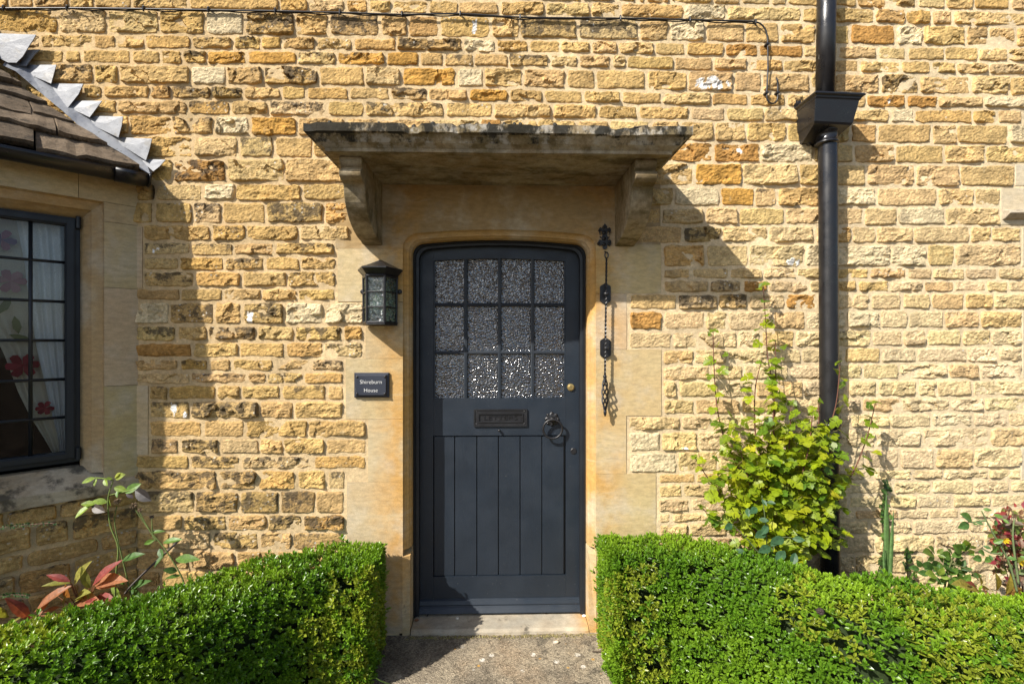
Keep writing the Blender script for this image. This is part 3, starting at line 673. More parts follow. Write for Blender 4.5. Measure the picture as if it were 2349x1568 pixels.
wb.prism([Vector((dx(958), y, z)) for y, z in pw], Vector((dx(1333)-dx(958), 0, 0))); wb.build('weatherboard', M['door'], door_obj, bevel=.002)

# lettering
def text_mesh(body, width, height=None, extrude=.001):
    cu = bpy.data.curves.new('text', 'FONT'); cu.body = body; cu.extrude = extrude; cu.resolution_u = 3; cu.offset = -.014; cu.align_x = 'CENTER'
    ob = bpy.data.objects.new('text', cu); COL.objects.link(ob); dg = bpy.context.evaluated_depsgraph_get(); dg.update()
    me = bpy.data.meshes.new_from_object(ob.evaluated_get(dg)); bpy.data.objects.remove(ob); bpy.data.curves.remove(cu)
    V = np.array([v.co[:] for v in me.vertices]); F = [list(p.vertices) for p in me.polygons]; bpy.data.meshes.remove(me)
    mn, mx = V.min(0), V.max(0); k = width/(mx[0]-mn[0]); V[:, 0] = (V[:, 0]-(mn[0]+mx[0])/2)*k
    kz = k if height is None else height/(mx[1]-mn[1]); V[:, 1] = (V[:, 1]-mn[1])*kz
    return V, F
lp = MB(); x0, x1, z0, z1l = dx(1087), dx(1209), dz(977), dz(937.5)
b_ = .017
def frame4(mb, x0, x1, z0, z1_, w_, y0, y1): mb.box(x0, x1, y0, y1, z1_-w_, z1_); mb.box(x0, x1, y0, y1, z0, z0+w_); mb.box(x0, x0+w_, y0, y1, z0+w_, z1_-w_); mb.box(x1-w_, x1, y0, y1, z0+w_, z1_-w_)
frame4(lp, x0, x1, z0, z1l, .006, DY-.010, DY+.001); frame4(lp, x0+.006, x1-.006, z0+.006, z1l-.006, .017, DY-.006, DY+.001); frame4(lp, x0+.023, x1-.023, z0+.023, z1l-.023, .005, DY-.011, DY+.001)
lp.box(x0+.028, x1-.028, DY-.003, DY+.001, z0+.028, z1l-.028)
for sx in (x0+.015, x1-.015):
    for sz in (z0+.014, z1l-.014): lp.lathe((sx, DY-.005, sz), (0, -1, 0), [(.004, 0), (.004, .002), (.002, .0035)], 10)
V, F = text_mesh('LETTERS', (x1-x0)*.62, .022); zc = (z0+z1l)/2-.010
lp.add([((x0+x1)/2+v[0], DY-.003-.0045*(1 if v[2] > 0 else 0), zc+v[1]) for v in V], F)
lp.build('letter_plate', M['iron'], door_obj)
kb = MB(); kb.lathe((dx(1145), DY, dz(986)), (0, -1, 0), [(.006, 0), (.004, .006), (.008, .012), (.007, .018), (.002, .021)], 12); kb.build('knob', M['iron'], door_obj, smooth=True)
rh = MB(); c = Vector((dx(1266), DY, dz(961)))
pet = []
for k in range(64):
    t = 2*math.pi*k/64; rr = .033+.009*abs(math.cos(4*t)); pet.append((rr*math.cos(t), rr*math.sin(t)))
rh.loft([[c+Vector((x*s, -y, z*s)) for x, z in pet] for s, y in ((1, 0), (1, .003), (.93, .006), (.55, .008))], True, True)
for k in range(8):
    t = 2*math.pi*k/8; rh.lathe(c+Vector((.034*math.cos(t), -.004, .034*math.sin(t))), (0, -1, 0), [(.007, 0), (.005, .004), (.001, .006)], 8)
rh.lathe(c, (0, -1, 0), [(.018, .004), (.014, .014), (.016, .022), (.010, .032), (.002, .036)], 16)
cr = c+Vector((.001, -.030, -.052)); rh.tube([cr+Vector((.054*math.sin(t), -.004*math.cos(t), .054*math.cos(t))) for t in np.linspace(0, 2*math.pi, 40)], [.0062+.0015*math.cos(t) if 0 else .006 for t in np.linspace(0, 6.28, 40)], 8, cap=False)
rh.build('ring_handle', M['iron'], door_obj, smooth=True)
lk = MB(); lk.lathe((dx(1309), DY, dz(888)), (0, -1, 0), [(.021, 0), (.021, .005), (.019, .008), (.0145, .0085), (.014, .012), (.013, .0125)], 28); lk.build('lock_cylinder', M['brass'], door_obj)
ks = MB(); cc = (dx(1309), DY-.0125, dz(888)); ks.box(cc[0]-.0012, cc[0]+.0012, cc[1]-.0006, cc[1]+.001, cc[2]-.006, cc[2]+.004); ks.build('key_slot', M['dark'], lk and door_obj)
kc = MB(); kc.lathe((dx(1315.7), DY, dz(1035)), (0, -1, 0), [(.018, 0), (.018, .002), (.015, .004)], 24); kc.build('keyhole_cover', M['iron'], door_obj)

# ---- bay: dressed frame of the window, sill, roof
bay = MB()
a_ar = PB(238, 800, 0)[0]; zh = PB(238, 463, 0)[1]; zev = PB(300, 404, 0)[1]+.02
bp = [(238, -.0), (233, .02), (210, .045), (206, .06), (184, .115), (184, .2)]
bprof = [(PB(px, 800, o)[0]-a_ar, o) for px, o in bp]; bprof[-1] = (bprof[-2][0], .2)
bay.col = (.44, .31, .16, .15)
ring = []
for ins, off in bprof: ring.append([BW(a_ar+ins, zSillT-.03, off), BW(a_ar+ins, zh-ins, off), BW(BLEN-.08-ins, zh-ins, off), BW(BLEN-.08-ins, zSillT-.03, off)])
bay.loft(ring, closed=False)
def bslab(a0, a1, z0, z1_, o0=0.0, o1=.12, col=None):
    bay.col = col or acol(ra, .15); g = .001
    bay.hexa([BW(a1-g, z0+g, o0), BW(a0+g, z0+g, o0), BW(a0+g, z0+g, o1), BW(a1-g, z0+g, o1), BW(a1-g, z1_-g, o0), BW(a0+g, z1_-g, o0), BW(a0+g, z1_-g, o1), BW(a1-g, z1_-g, o1)])
zj = [zSillB, PB(280, 884)[1], PB(280, 661)[1], PB(280, 513)[1], zh]
for k in range(4): bslab(.0, a_ar, zj[k], zj[k+1], 0, .12)
for k in range(4): bslab(BLEN-.08, BLEN, zj[k], zj[k+1], 0, .12)
am = PB(180, 470)[0]
bslab(0, am, zh, zev); bslab(am, BLEN, zh, zev)
# toothing of the bay into the wall: dressed strips on the wall plane
for y0, y1, x1 in [(520, 660, 327), (884, 1042, 340)]:
    A = P(308, y0, -.005); B = P(x1, y1, -.005); bay.col = acol(ra, .2); bay.box(A.x, B.x, -.008, .03, B.z, A.z)
# sill
bay.col = (.36, .29, .19, .75)
ps = [(.14, zSillT+.004), (.10, zSillT), (-.02, zSillT-.085), (-.022, zSillB), (.14, zSillB)]
A = [BW(0.0, z, o) for o, z in ps]; B = [BW(BLEN, z, o) for o, z in ps]; n = len(ps)
bay.add(A+B, [(i, (i+1) % n, n+(i+1) % n, n+i) for i in range(n)]+[tuple(range(n)), tuple(range(n, 2*n))[::-1]])
# front face of the bay, running left parallel to the wall
CF = BW(BLEN, 0, 0); bay.col = (.45, .33, .18, .2)
bay.box(CF.x-1.3, CF.x-.002, CF.y, CF.y+.12, 0, zSillT-.05); bay.box(CF.x-1.3, CF.x-.002, CF.y, CF.y+.12, zh, zev); bay.box(CF.x-.12, CF.x-.002, CF.y, CF.y+.12, zSillT-.05, zh); bay.box(CF.x-1.3, CF.x-1.18, CF.y, CF.y+.12, zSillT-.05, zh)
bay.build('bay_window', M['ash'], house)
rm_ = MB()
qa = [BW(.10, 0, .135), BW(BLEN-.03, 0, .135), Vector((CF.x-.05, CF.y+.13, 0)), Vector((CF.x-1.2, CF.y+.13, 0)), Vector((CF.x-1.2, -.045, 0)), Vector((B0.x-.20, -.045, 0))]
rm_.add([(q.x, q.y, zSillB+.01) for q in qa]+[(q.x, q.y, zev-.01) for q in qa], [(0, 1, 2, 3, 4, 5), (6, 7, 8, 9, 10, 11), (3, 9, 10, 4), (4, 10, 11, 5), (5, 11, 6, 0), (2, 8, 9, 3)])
rm_.build('room_interior', M['dark'], house)  # plain box behind the glass, the unlit room's darkness put into its colour
# casement
WO = .125
win = MB()
aR = PB(181, 800, WO)[0]; zWT = PB(160, 497, WO)[1]; zWB = PB(170, 1052, WO)[1]; aL = BLEN-.09-(bprof[-1][0])
def wbar(mb, a0, a1, z0, z1_, o0, o1): mb.hexa([BW(a1, z0, o0), BW(a0, z0, o0), BW(a0, z0, o1), BW(a1, z0, o1), BW(a1, z1_, o0), BW(a0, z1_, o0), BW(a0, z1_, o1), BW(a1, z1_, o1)])
def wframe(mb, a0, a1, z0, z1_, w_, o0, o1):
    wbar(mb, a0, a0+w_, z0, z1_, o0, o1); wbar(mb, a1-w_, a1, z0, z1_, o0, o1); wbar(mb, a0+w_, a1-w_, z0, z0+w_, o0, o1); wbar(mb, a0+w_, a1-w_, z1_-w_, z1_, o0, o1)
wframe(win, aR-.004, aL, zWB-.012, zWT+.010, .026, WO-.012, WO+.03)
aG = PB(148, 800, WO)[0]; wS = aG-aR
wframe(win, aR+.014, aL-.014, zWB+.006, zWT-.012, wS-.016, WO-.028, WO+.015)
wframe(win, aR+.02, aL-.02, zWB+.012, zWT-.018, wS-.028, WO-.036, WO-.020)
for z in (zWT-.03, zWB+.03):
    q = BW(aR+.004, z, WO-.03); win.tube([q+Vector((0, 0, -.03)), q+Vector((0, 0, .03))], .011, 10)
casement = win.build('window_frame', M['frame'], house, bevel=.002)
gl = MB(); zG0, zG1 = zWB+wS-.012, zWT-wS+.012
wbar(gl, aG-.004, aL-wS, zG0-.004, zG1+.004, WO-.004, WO-.001)
gl.build('glass_pane', M['glass'], casement)
ld = MB(); av = PB(70, 800, WO)[0]
for a in (av, av+(av-aG)*1.0, av+(av-aG)*2.0):
    if a < aL-wS-.05: ld.tube([BW(a, zG0-.005, WO-.004), BW(a, zG1+.005, WO-.004)], .0080, 8)
for yl in (600, 691, 780.5, 870, 958):
    z = PB(120, yl, WO)[1]; ld.tube([BW(aG-.005, z, WO-.005), BW(aL-wS, z, WO-.005)], .0072, 8)
ld.build('lead_bars', M['frame'], casement, smooth=True)

# roof: rows of stone slates on the canted side and the front
rf = MB(); PT = R(45.5); zE = PB(300, 398, -.05)[1]
def slates(E0, e, inn, amin, amax, nrow, seed):
    r = random.Random(seed); up = Vector((inn.x*math.cos(PT), inn.y*math.cos(PT), math.sin(PT))); nrm = Vector((-inn.x*math.sin(PT), -inn.y*math.sin(PT), math.cos(PT)))
    b = -.02
    for k in range(nrow):
        ex = .165-.010*k if k < 9 else .08; ln = ex*1.9
        lo_, hi_ = amin(b), amax(b)
        a = lo_-r.uniform(0, .1)
        while a < hi_:
            wd = r.uniform(.16, .42); a1 = a+wd
            if hi_-a1 < .12: a1 = hi_+.001
            th = r.uniform(.026, .044); g = .004
            def pt(aa, bb, h): return E0+e*min(aa, amax(bb)) + up*bb + nrm*h
            n = max(3, int(wd/.03)); lift = .042+r.uniform(0, .012); low = []; topv = []; 
            dz0, dz1 = r.uniform(-.006, .014), r.uniform(-.006, .014); bo = r.uniform(-.022, .018)
            rows_ = []
            for q in range(n+1):
                aa = a+g+(a1-a-2*g)*q/n; wv_ = (float(fbm(np.array(aa*14), np.array(k*3.1+seed), 4, 3))-.5)*.055+bo; f = q/n; dzz = dz0*(1-f)+dz1*f+(float(vn(np.array(aa*31.), np.array(k*7.+seed)))-.5)*.010
                rows_.append([pt(aa, b+wv_+.006, lift-th+dzz), pt(aa, b+wv_, lift-th*.4+dzz), pt(aa, b+wv_+.005, lift+dzz), pt(aa, b+ex*.5, lift*.80+dzz), pt(aa, b+ln, .016+dzz*.3), pt(aa, b+ln, .0)])
            c = np.array((.150, .112, .075))*r.uniform(.6, 1.35); rf.col = tuple(c)+(0,)
            rf.loft(rows_, True, True); a = a1
        b += ex
ie = Vector((-BN.x, -BN.y, 0)); E0 = BW(BLEN+.06, zE, -.07)
amx = lambda b: ((-E0.y-.060)-ie.y*math.cos(PT)*max(b, 0))/BE.y
slates(E0, BE, ie, lambda b: -.04+max(b, 0)*math.cos(PT)*math.tan(R(25)), amx, 12, 3)
E1 = Vector((CF.x-1.5, CF.y-.07, zE))
slates(E1, Vector((1, 0, 0)), Vector((0, 1, 0)), lambda b: 0, lambda b: 1.5-max(b, 0)*math.cos(PT)*math.tan(R(25)), 8, 9)
# dark boarding under the slates
brd = MB(); upc = Vector((ie.x*math.cos(PT), ie.y*math.cos(PT), math.sin(PT)))
roof = rf.build('roof', M['slate'], house, smooth=False)
bt_ = 1.1
brd.add([E0, E0+BE*amx(0), E0+upc*bt_+BE*amx(bt_), E0+upc*bt_], [(0, 1, 2, 3)]); up1 = Vector((0, math.cos(PT), math.sin(PT)))
brd.add([E1, E1+Vector((1.5, 0, 0)), E1+Vector((1.5, 0, 0))+up1*1.08, E1+up1*1.08], [(0, 1, 2, 3)])
brd.add([E0+Vector((0, 0, -.002)), E0+BE*amx(0)+Vector((0, 0, -.002)), BW(0, zE-.02, .1), BW(BLEN, zE-.02, .1)], [(0, 1, 2, 3)])
brd.build('roof_boards', M['dark'], roof)
# gutter
gt = MB()
def gutter(p0, p1, outn, r=.052):
    rings = []
    for p in (p0, p1):
        ring_ = [p+outn*(r*math.cos(t))+Vector((0, 0, r*math.sin(t))) for t in np.linspace(0, -math.pi, 12)]
        ring_ += [p+outn*((r-.005)*math.cos(t))+Vector((0, 0, (r-.005)*math.sin(t))) for t in np.linspace(-math.pi, 0, 12)]
        rings.append(ring_)
    gt.loft(rings, True, True)
go = E0+BN*.035+Vector((0, 0, -.012))
gend = PB(342, 410, -.105)[0]; g1 = go+BE*(BLEN+.06-gend)
gutter(go-BE*.02, g1, BN); gutter(g1-BE*.006, g1, BN, .056); j0 = go+BE*(BLEN+.06-PB(262, 400, -.1)[0])
gutter(j0, g1-BE*.02, BN, .057)
rr = [g1+BN*(.05*math.cos(t))+Vector((0, 0, .05*math.sin(t))) for t in np.linspace(0, -math.pi, 12)]; gt.prism(rr, BE*.004)
gq = Vector((go.x, go.y, go.z)); gutter(Vector((CF.x-1.5, gq.y, gq.z)), Vector((go.x, gq.y, gq.z)), Vector((0, -1, 0)))
gt.build('gutter', M['pipe'], house, smooth=True)
# stepped lead flashing on the wall
fsh = MB(); S1 = 1024/1958
steps = [[(-300, 130), (-40, 255), (275, 266), (250, 310), (225, 345), (175, 430), (125, 480), (60, 478), (-300, 300)], [(205, 382), (305, 379), (262, 418), (222, 470), (200, 505), (140, 505), (178, 440)], [(205, 497), (430, 496), (412, 560), (390, 640), (200, 560)],
  [(385, 640), (636, 642), (600, 720), (512, 832), (360, 690)], [(565, 772), (780, 771), (735, 830), (685, 897), (540, 830)], [(695, 887), (940, 891), (930, 960), (905, 1052), (650, 930)], [(908, 1050), (1162, 1060), (1140, 1150), (1115, 1227), (880, 1080)],
  [(1118, 1217), (1266, 1221), (1222, 1270), (1172, 1310), (1080, 1230)]]
for k, pg in enumerate(steps):
    cy = [p[1] for p in pg]; th = .004
    pts = []
    for i_, (x, y) in enumerate(pg):
        f = (y-min(cy))/(max(cy)-min(cy)+1); rx = (x-min(p[0] for p in pg))/(max(p[0] for p in pg)-min(p[0] for p in pg)+1)
        Yv = -.016-.026*f-.014*rx*(1-f) - (.02 if k == 0 else 0); pts.append(P4(x*S1, y*S1, Yv-.0012*k))
    cen = sum(pts, Vector())/len(pts)+Vector((0, -.003, 0)); n = len(pts)
    fsh.add(pts+[cen]+[p+Vector((0, th, 0)) for p in pts], [(i, (i+1) % n, n) for i in range(n)]+[(i, n+1+i, n+1+(i+1) % n, (i+1) % n) for i in range(n)])
strip_u = [(60, 440), (200, 505), (390, 645), (560, 785), (695, 895), (905, 1055), (1115, 1230), (1172, 1312)]; strip_l = [(20, 500), (120, 545), (340, 735), (480, 850), (600, 960), (740, 1060), (930, 1210), (1150, 1335)]
ru = [P4(x*S1, y*S1, -.022) for x, y in strip_u]; rl_ = [P4(x*S1, y*S1, -.062) for x, y in strip_l]
fsh.loft([ru, rl_], closed=False)
fsh.build('flashing', M['lead'], roof)

# ================================================================ FITTINGS ON THE WALL
# curtain
cu = thing('curtain', BW(.5, zSillT, .3), 'cream curtain with red flowers and white lining drawn back behind the bay window', 'curtain')
cm = MB(); CO = .20
def ca(px, py): return PB(px, py, CO)
def sheet_curtain(left, right, ys, col, off0, nf, amp, seed):
    n = 60; rows_ = []
    for y in np.linspace(ys[0], ys[-1], 30):
        l_ = float(np.interp(y, ys, left)); r_ = float(np.interp(y, ys, right)); row = []
        for k in range(n+1):
            f = k/n; a, z = ca(l_+(r_-l_)*f, y); sq = math.sin(f*nf*2*math.pi+seed+.6*math.sin(f*9+y*.004))
            row.append(BW(a, z, off0-amp*sq))
        rows_.append(row)
    cm.col = col; cm.loft(rows_, closed=False)
ys = [470, 600, 700, 800, 900, 960, 1000, 1060]
sheet_curtain([-260, -170, -80, 5, 42, 72, 98, 133], [40, 60, 72, 88, 112, 125, 134, 142], ys, (.66, .60, .49, 0), CO+.01, 2.2, .010, 1)
sheet_curtain([30, 55, 68, 84, 108, 122, 132, 140], [190, 188, 182, 176, 168, 160, 156, 152], ys, (.88, .88, .88, 0), CO-.012, 4.5, .016, 2)
cmo = cm.build('cloth', M['cloth'], cu, smooth=True)
fm = MB(); rf_ = random.Random(4)
def petal_flower(px, py, s, col, col2, n=6):
    fm = MB(); a0, z0 = PB(px, py, CO-.025)
    for k in range(n):
        t = 2*math.pi*k/n+rf_.uniform(-.2, .2); q = []
        for u, v in ((0, 0), (.45, .28), (.9, .34), (1.05, .1), (1.0, -.2), (.6, -.32)):
            q.append(BW(a0+s*(u*math.cos(t)-v*math.sin(t)), z0+s*(u*math.sin(t)+v*math.cos(t)), CO-.026-.0006*k))
        fm.col = col if k % 2 else col2; fm.add(q, [tuple(range(6))])
    fm.build('flower_motif', M['cloth'], cu)
red, red2 = (.20, .014, .03, 0), (.30, .03, .05, 0); pink = (.33, .10, .14, 0); pur = (.17, .08, .16, 0); grn = (.10, .13, .04, 0)
petal_flower(52, 838, .058, red, red2); petal_flower(24, 645, .055, pink, (.40, .17, .2, 0)); petal_flower(103, 935, .034, red, red2); petal_flower(4, 550, .050, pur, pink)
for px, py, t in ((38, 745, 1.4), (48, 775, .4), (12, 700, 2)):
    a0, z0 = PB(px, py, CO-.024); fm = MB(); fm.col = grn
    fm.add([BW(a0+.045*(u*math.cos(t)-v*math.sin(t)), z0+.045*(u*math.sin(t)+v*math.cos(t)), CO-.0255) for u, v in ((-1, 0), (-.3, .35), (.4, .3), (1, 0), (.4, -.3), (-.3, -.35))], [tuple(range(6))]); fm.build('leaf_motif', M['cloth'], cu)

# cable along the top
cb = thing('cable', P4(2400, 75, -.02), 'thin black cable clipped along the wall above the canopy and looping down', 'cable')
T = lambda t, x, y: (TL[t][0]+x*TL[t][2], TL[t][1]+y*TL[t][2])
pth = [T('A', -700, 92), T('A', 0, 99), T('A', 800, 98), T('A', 1700, 107), T('A', 2349, 118), T('B', 885, 132), T('B', 1645, 150), T('C', 25, 172), T('C', 700, 165), T('C', 1412, 205), T('C', 2349, 216), T('D', 240, 218), T('D', 1055, 234), T('D', 1700, 252), T('D', 1825, 262)]
loop = [T('D', 1890, 285), T('D', 1940, 345), T('D', 1962, 420), T('D', 1969, 515), T('D', 1972, 800), T('D', 1958, 1090), T('D', 1962, 1160), T('D', 1990, 1202), T('D', 2030, 1216), T('D', 2068, 1196), T('D', 2086, 1150), T('D', 2088, 1085), T('D', 2086, 985), T('D', 2078, 930), T('D', 2062, 914)]
c1 = MB(); c1.tube(smooth_path([P4(x, y, -.028) for x, y in pth+loop[:-1]]+[P4(*loop[-1], .0)], 6), .0042, 8)
xs_ = np.linspace(pth[0][0], pth[-1][0], 120); sag = [P4(x, float(np.interp(x, [q[0] for q in pth], [q[1] for q in pth]))+3+4*abs(math.sin(x*.0113))+2*math.sin(x*.04), -.022) for x in xs_]
c1.tube(sag, .0032, 6); c1.build('wire', M['cable'], cb, smooth=True)
for t_, x, y in (('A', 45, 100), ('A', 790, 100), ('A', 1690, 106), ('B', 100, 118), ('B', 885, 132), ('B', 1645, 150), ('C', 25, 172), ('C', 708, 168), ('C', 1412, 205), ('D', 240, 220), ('D', 1055, 235), ('D', 1825, 262)):
    q = P4(*T(t_, x, y), -.03); k = MB(); k.tube([q+Vector((0, 0, -.014)), q+Vector((0, -.006, -.008)), q+Vector((0, -.007, .006)), q+Vector((0, .002, .016))], .004, 6); k.lathe(q+Vector((0, 0, .012)), (0, -1, 0), [(.005, -.02), (.005, .004), (.003, .006)], 8); k.build('clip', M['cable'], cb)
for x, y in ((1967, 515), (1957, 1090), (2088, 1088)):
    q = P4(*T('D', x, y), -.03); k = MB(); k.box(q.x-.009, q.x+.009, q.y-.006, q.y+.02, q.z-.004, q.z+.004); k.build('clip', M['cable'], cb)

# downpipe with hopper
dp = thing('downpipe', P4(3312, 2300, -.07), 'black cast iron downpipe with a hopper head on the wall right of the door', 'drainpipe')
PY = -.075; prad = .0455
pm = MB()
u0, u1 = P4(3307, -240, PY), P4(3300, 372, PY)
pm.tube([u0+Vector((.004, 0, .0)), u1+Vector((0, 0, -.05))], prad, 28); pm.build('upper_pipe', M['worniron'], dp, smooth=True)
l0, l1, l2 = P4(3311, 520, PY), P4(3316, 1500, PY), P4(3322, 2330, PY)
lm = MB(); lm.tube([l0+Vector((0, 0, .04)), l0, l1, l2, l2+Vector((0, 0, -.25))], prad, 28); lm.build('lower_pipe', M['pipe'], dp, smooth=True)
def collar(q, top):
    k = MB(); k.lathe(q, (0, 0, 1), [(prad, -.05), (prad+.004, -.048), (prad+.012, -.044), (prad+.012, -.036), (prad+.006, -.032), (prad+.006, .012), (prad+.011, .016), (prad+.012, .026), (prad+.006, .032), (prad, .034)], 28)
    k.build('collar', M['pipe'], dp, smooth=True)
    e_ = MB(); c = q+Vector((-.066, .045, -.016)); e_.box(c.x-.022, c.x+.132+.022, .0-.02, -.004, c.z-.014, c.z+.016)
    for sx in (0, .132): e_.lathe((c.x+sx, -.018, c.z), (0, -1, 0), [(.014, 0), (.017, .010), (.012, .020), (.003, .024)], 12)
    e_.build('ear_bracket', M['pipe'], dp)
collar(P4(3306, 545, PY), True); collar(P4(3318, 1712, PY), False)
hp = MB(); HY = -.185
fL, fR = P4(3263, 362, HY), P4(3462, 371, HY); mL, mR = P4(3269, 480, HY+.012), P4(3425, 486, HY+.012); rT = P4(3263, 394, HY).z
xl2, xr2 = fL.x, fR.x; zt2 = (fL.z+fR.z)/2; tl = (fR.z-fL.z)
def ring4(x0, x1, yf, z, yb=-.012, t=1): return [Vector((x0, yb, z-tl*.0)), Vector((x0, yf, z)), Vector((x1, yf, z+tl*t)), Vector((x1, yb, z+tl*t))]
zA = fL.z
rgs = [ring4(xl2+.004, xr2-.004, HY+.004, zA-.012), ring4(xl2, xr2, HY, zA), ring4(xl2-.002, xr2+.002, HY-.002, zA-.006), ring4(xl2-.002, xr2+.002, HY-.002, zA-.012), ring4(xl2+.006, xr2-.010, HY+.006, zA-.016), ring4(xl2+.008, xr2-.014, HY+.008, zA-.026), ring4(xl2+.003, xr2-.02, HY+.012, zA-.032), ring4(xl2+.006, xr2-.022, HY+.013, zA-.036),
       ring4(xl2+.012, xr2-.042, HY+.030, mL.z+.004), ring4(xl2+.017, xr2-.048, HY+.036, mL.z-.006), ring4(xl2+.025, xr2-.085, -.035, mL.z-.062, -.012, .3)]
hp.loft(rgs, True, True)
hp.build('hopper_head', M['pipe'], dp, bevel=.0025)
lug = MB()
q = P4(3196, 412, -.03); lug.box(q.x-.012, xl2+.03, -.016, -.004, q.z-.03, q.z+.02); lug.lathe((q.x+.002, -.014, q.z), (0, -1, 0), [(.012, 0), (.015, .012), (.010, .02)], 10); lug.build('fixing_lug', M['pipe'], dp)

# wall lantern
WL0, WL1 = P4(1454, 1200, -.03), P4(1588, 1200, -.03); xc = (WL0.x+WL1.x)/2; hw = (WL1.x-WL0.x)/2; zb0, zb1 = P4(1520, 1297, -.05).z, P4(1520, 1106, -.05).z
la = thing('wall_lantern', (xc, -.01, zb0), 'small black half-hexagonal wall lantern with rippled glass left of the door', 'lantern')
DL = .105; fw = hw*.52; YB = -.022
def hexr(s, z, y0=YB): return [Vector((xc-hw*s, y0, z)), Vector((xc-hw*s, y0-.012, z)), Vector((xc-fw*s, y0-DL*s, z)), Vector((xc+fw*s, y0-DL*s, z)), Vector((xc+hw*s, y0-.012, z)), Vector((xc+hw*s, y0, z))]
bp_ = MB(); bp_.box(xc-hw*.9, xc+hw*.9, YB, -.004, zb0+.01, zb1-.005)
for sx in (-1, 1):
    cx_ = xc+sx*(hw+.010); zz = zb0+(zb1-zb0)*.70; bp_.lathe((cx_, -.004, zz), (0, -1, 0), [(.013, 0), (.013, .008), (.007, .012)], 12); bp_.box(min(cx_, xc+sx*hw*.88), max(cx_, xc+sx*hw*.88), -.012, -.005, zz-.008, zz+.008)
bp_.build('back_plate', M['iron'], la)
rfm = MB(); rfm.loft([hexr(.97, zb1-.002), hexr(1.0, zb1), hexr(1.30, zb1+.030), hexr(1.33, zb1+.032), hexr(1.33, zb1+.038), hexr(1.05, zb1+.048), hexr(.12, zb1+.088), hexr(.03, zb1+.092)], True, True); rfm.build('roof', M['iron'], la)
cg = MB(); rt, rb = hexr(1, zb1-.004), hexr(.97, zb0+.008)
for i_ in range(1, 5): cg.tube([rt[i_], rb[i_]], .0062, 6)
for f in (0.0, .345, .67, 1.0):
    pts = [rt[i_].lerp(rb[i_], f) for i_ in range(6)]
    for a_, b2 in zip(pts[:-1], pts[1:]): cg.tube([a_, b2], .0075 if f in (0., 1.) else .0045, 6)
cg.loft([hexr(1.0, zb0+.006), hexr(1.02, zb0), hexr(.98, zb0-.006)], True, True); cg.build('cage', M['iron'], la)
gt2, gb2 = hexr(.96, zb1-.004), hexr(.93, zb0+.006)
for i_ in range(5):
    k = MB(); a_, b2, c2, d2 = gt2[i_], gt2[i_+1], gb2[i_+1], gb2[i_]
    if (a_-b2).length < .02: continue
    k.prism([a_, b2, c2, d2], Vector((0, .002, 0))); k.build('glass_pane', M['rip'], la)
bu = MB(); bu.lathe((xc, -.07, zb0+.05), (0, 0, 1), [(.006, 0), (.024, .02), (.030, .05), (.026, .08), (.014, .10), (.013, .13)], 16); bu.build('bulb', M['bulb'], la, smooth=True)

# name plaque
A = P4(1418, 1490, -.012); B = P4(1557, 1588, -.012); pz0, pz1 = B.z, A.z
pq = thing('name_plaque', ((A.x+B.x)/2, -.008, pz0), 'slate house name plaque with white lettering screwed to the left door jamb', 'sign')
k = MB(); bt = .014
def rq(i, y): return [Vector((A.x+i, y, pz0+i)), Vector((B.x-i, y, pz0+i)), Vector((B.x-i, y, pz1-i)), Vector((A.x+i, y, pz1-i))]
k.loft([rq(0, -.004), rq(0, -.016), rq(.0035, -.019), rq(.010, -.020), rq(.0125, -.030), rq(.0145, -.0315)], True, True); k.build('board', M['slateplq'], pq)
for body, wd, yb in (('Shireburn', .114, 1534), ('House', .071, 1567)):
    tm = MB(); V, F = text_mesh(body, wd); zz = P4(1487, yb-.0, -.032).z + (.0 if 1 else 0)
    tm.add([((A.x+B.x)/2+v[0], -.0322-(.0006 if v[2] > 0 else 0), zz+v[1]) for v in V], F); tm.build('lettering', M['white'], pq)
for x in (A.x+.019, B.x-.019):
    for z in (pz0+.021, pz1-.021): k = MB(); k.lathe((x, -.031, z), (0, -1, 0), [(.0062, 0), (.0062, .002), (.004, .0042), (.001, .005)], 12); k.build('screw', M['iron'], pq, smooth=True)

# bell pull
S2 = .5742
def Z2(x, y, Y=-.03): return P4(2000+x*S2, 860+y*S2, Y)
bq = thing('bell_pull', Z2(735, 1388, -.04), 'wrought iron bell pull with twisted rod hanging right of the door', 'bell pull')
def plate(pts, cx, cy, sc_, name, th=.007, Y=-.007):
    q = Z2(cx, cy, Y); k = MB(); p = [Vector((q.x+x*sc_, Y, q.z+z*sc_)) for x, z in pts]; n = len(p)
    k.prism(p, Vector((0, -th, 0))); return k
fleur = [(0, 1), (.10, .86), (.20, .72), (.13, .60), (.24, .62), (.34, .70), (.44, .62), (.48, .46), (.42, .28), (.36, .12), (.32, .10), (.36, .30), (.30, .44), (.20, .36), (.17, .1), (.24, -.05), (.40, -.02), (.24, -.18), (.26, -.30), (.40, -.24), (.50, -.40), (.48, -.62), (.40, -.76), (.28, -.72), (.24, -.56), (.18, -.66), (.16, -.9), (.08, -1.0)]
fleur = fleur+[(-x, z) for x, z in fleur[::-1][:-1]]
k = plate(fleur, 728, 150, .0735*.95, 'x', .010); kk = Z2(728, 150); 
for (x, z, r_) in ((0, .75, .010), (0, .35, .012), (0, -.1, .012), (0, -.55, .012), (.36, .5, .007), (-.36, .5, .007), (.40, -.5, .009), (-.40, -.5, .009)): k.lathe((kk.x+x*.07, -.015, kk.z+z*.07), (0, -1, 0), [(r_, 0), (r_*.8, .006), (r_*.2, .010)], 10)
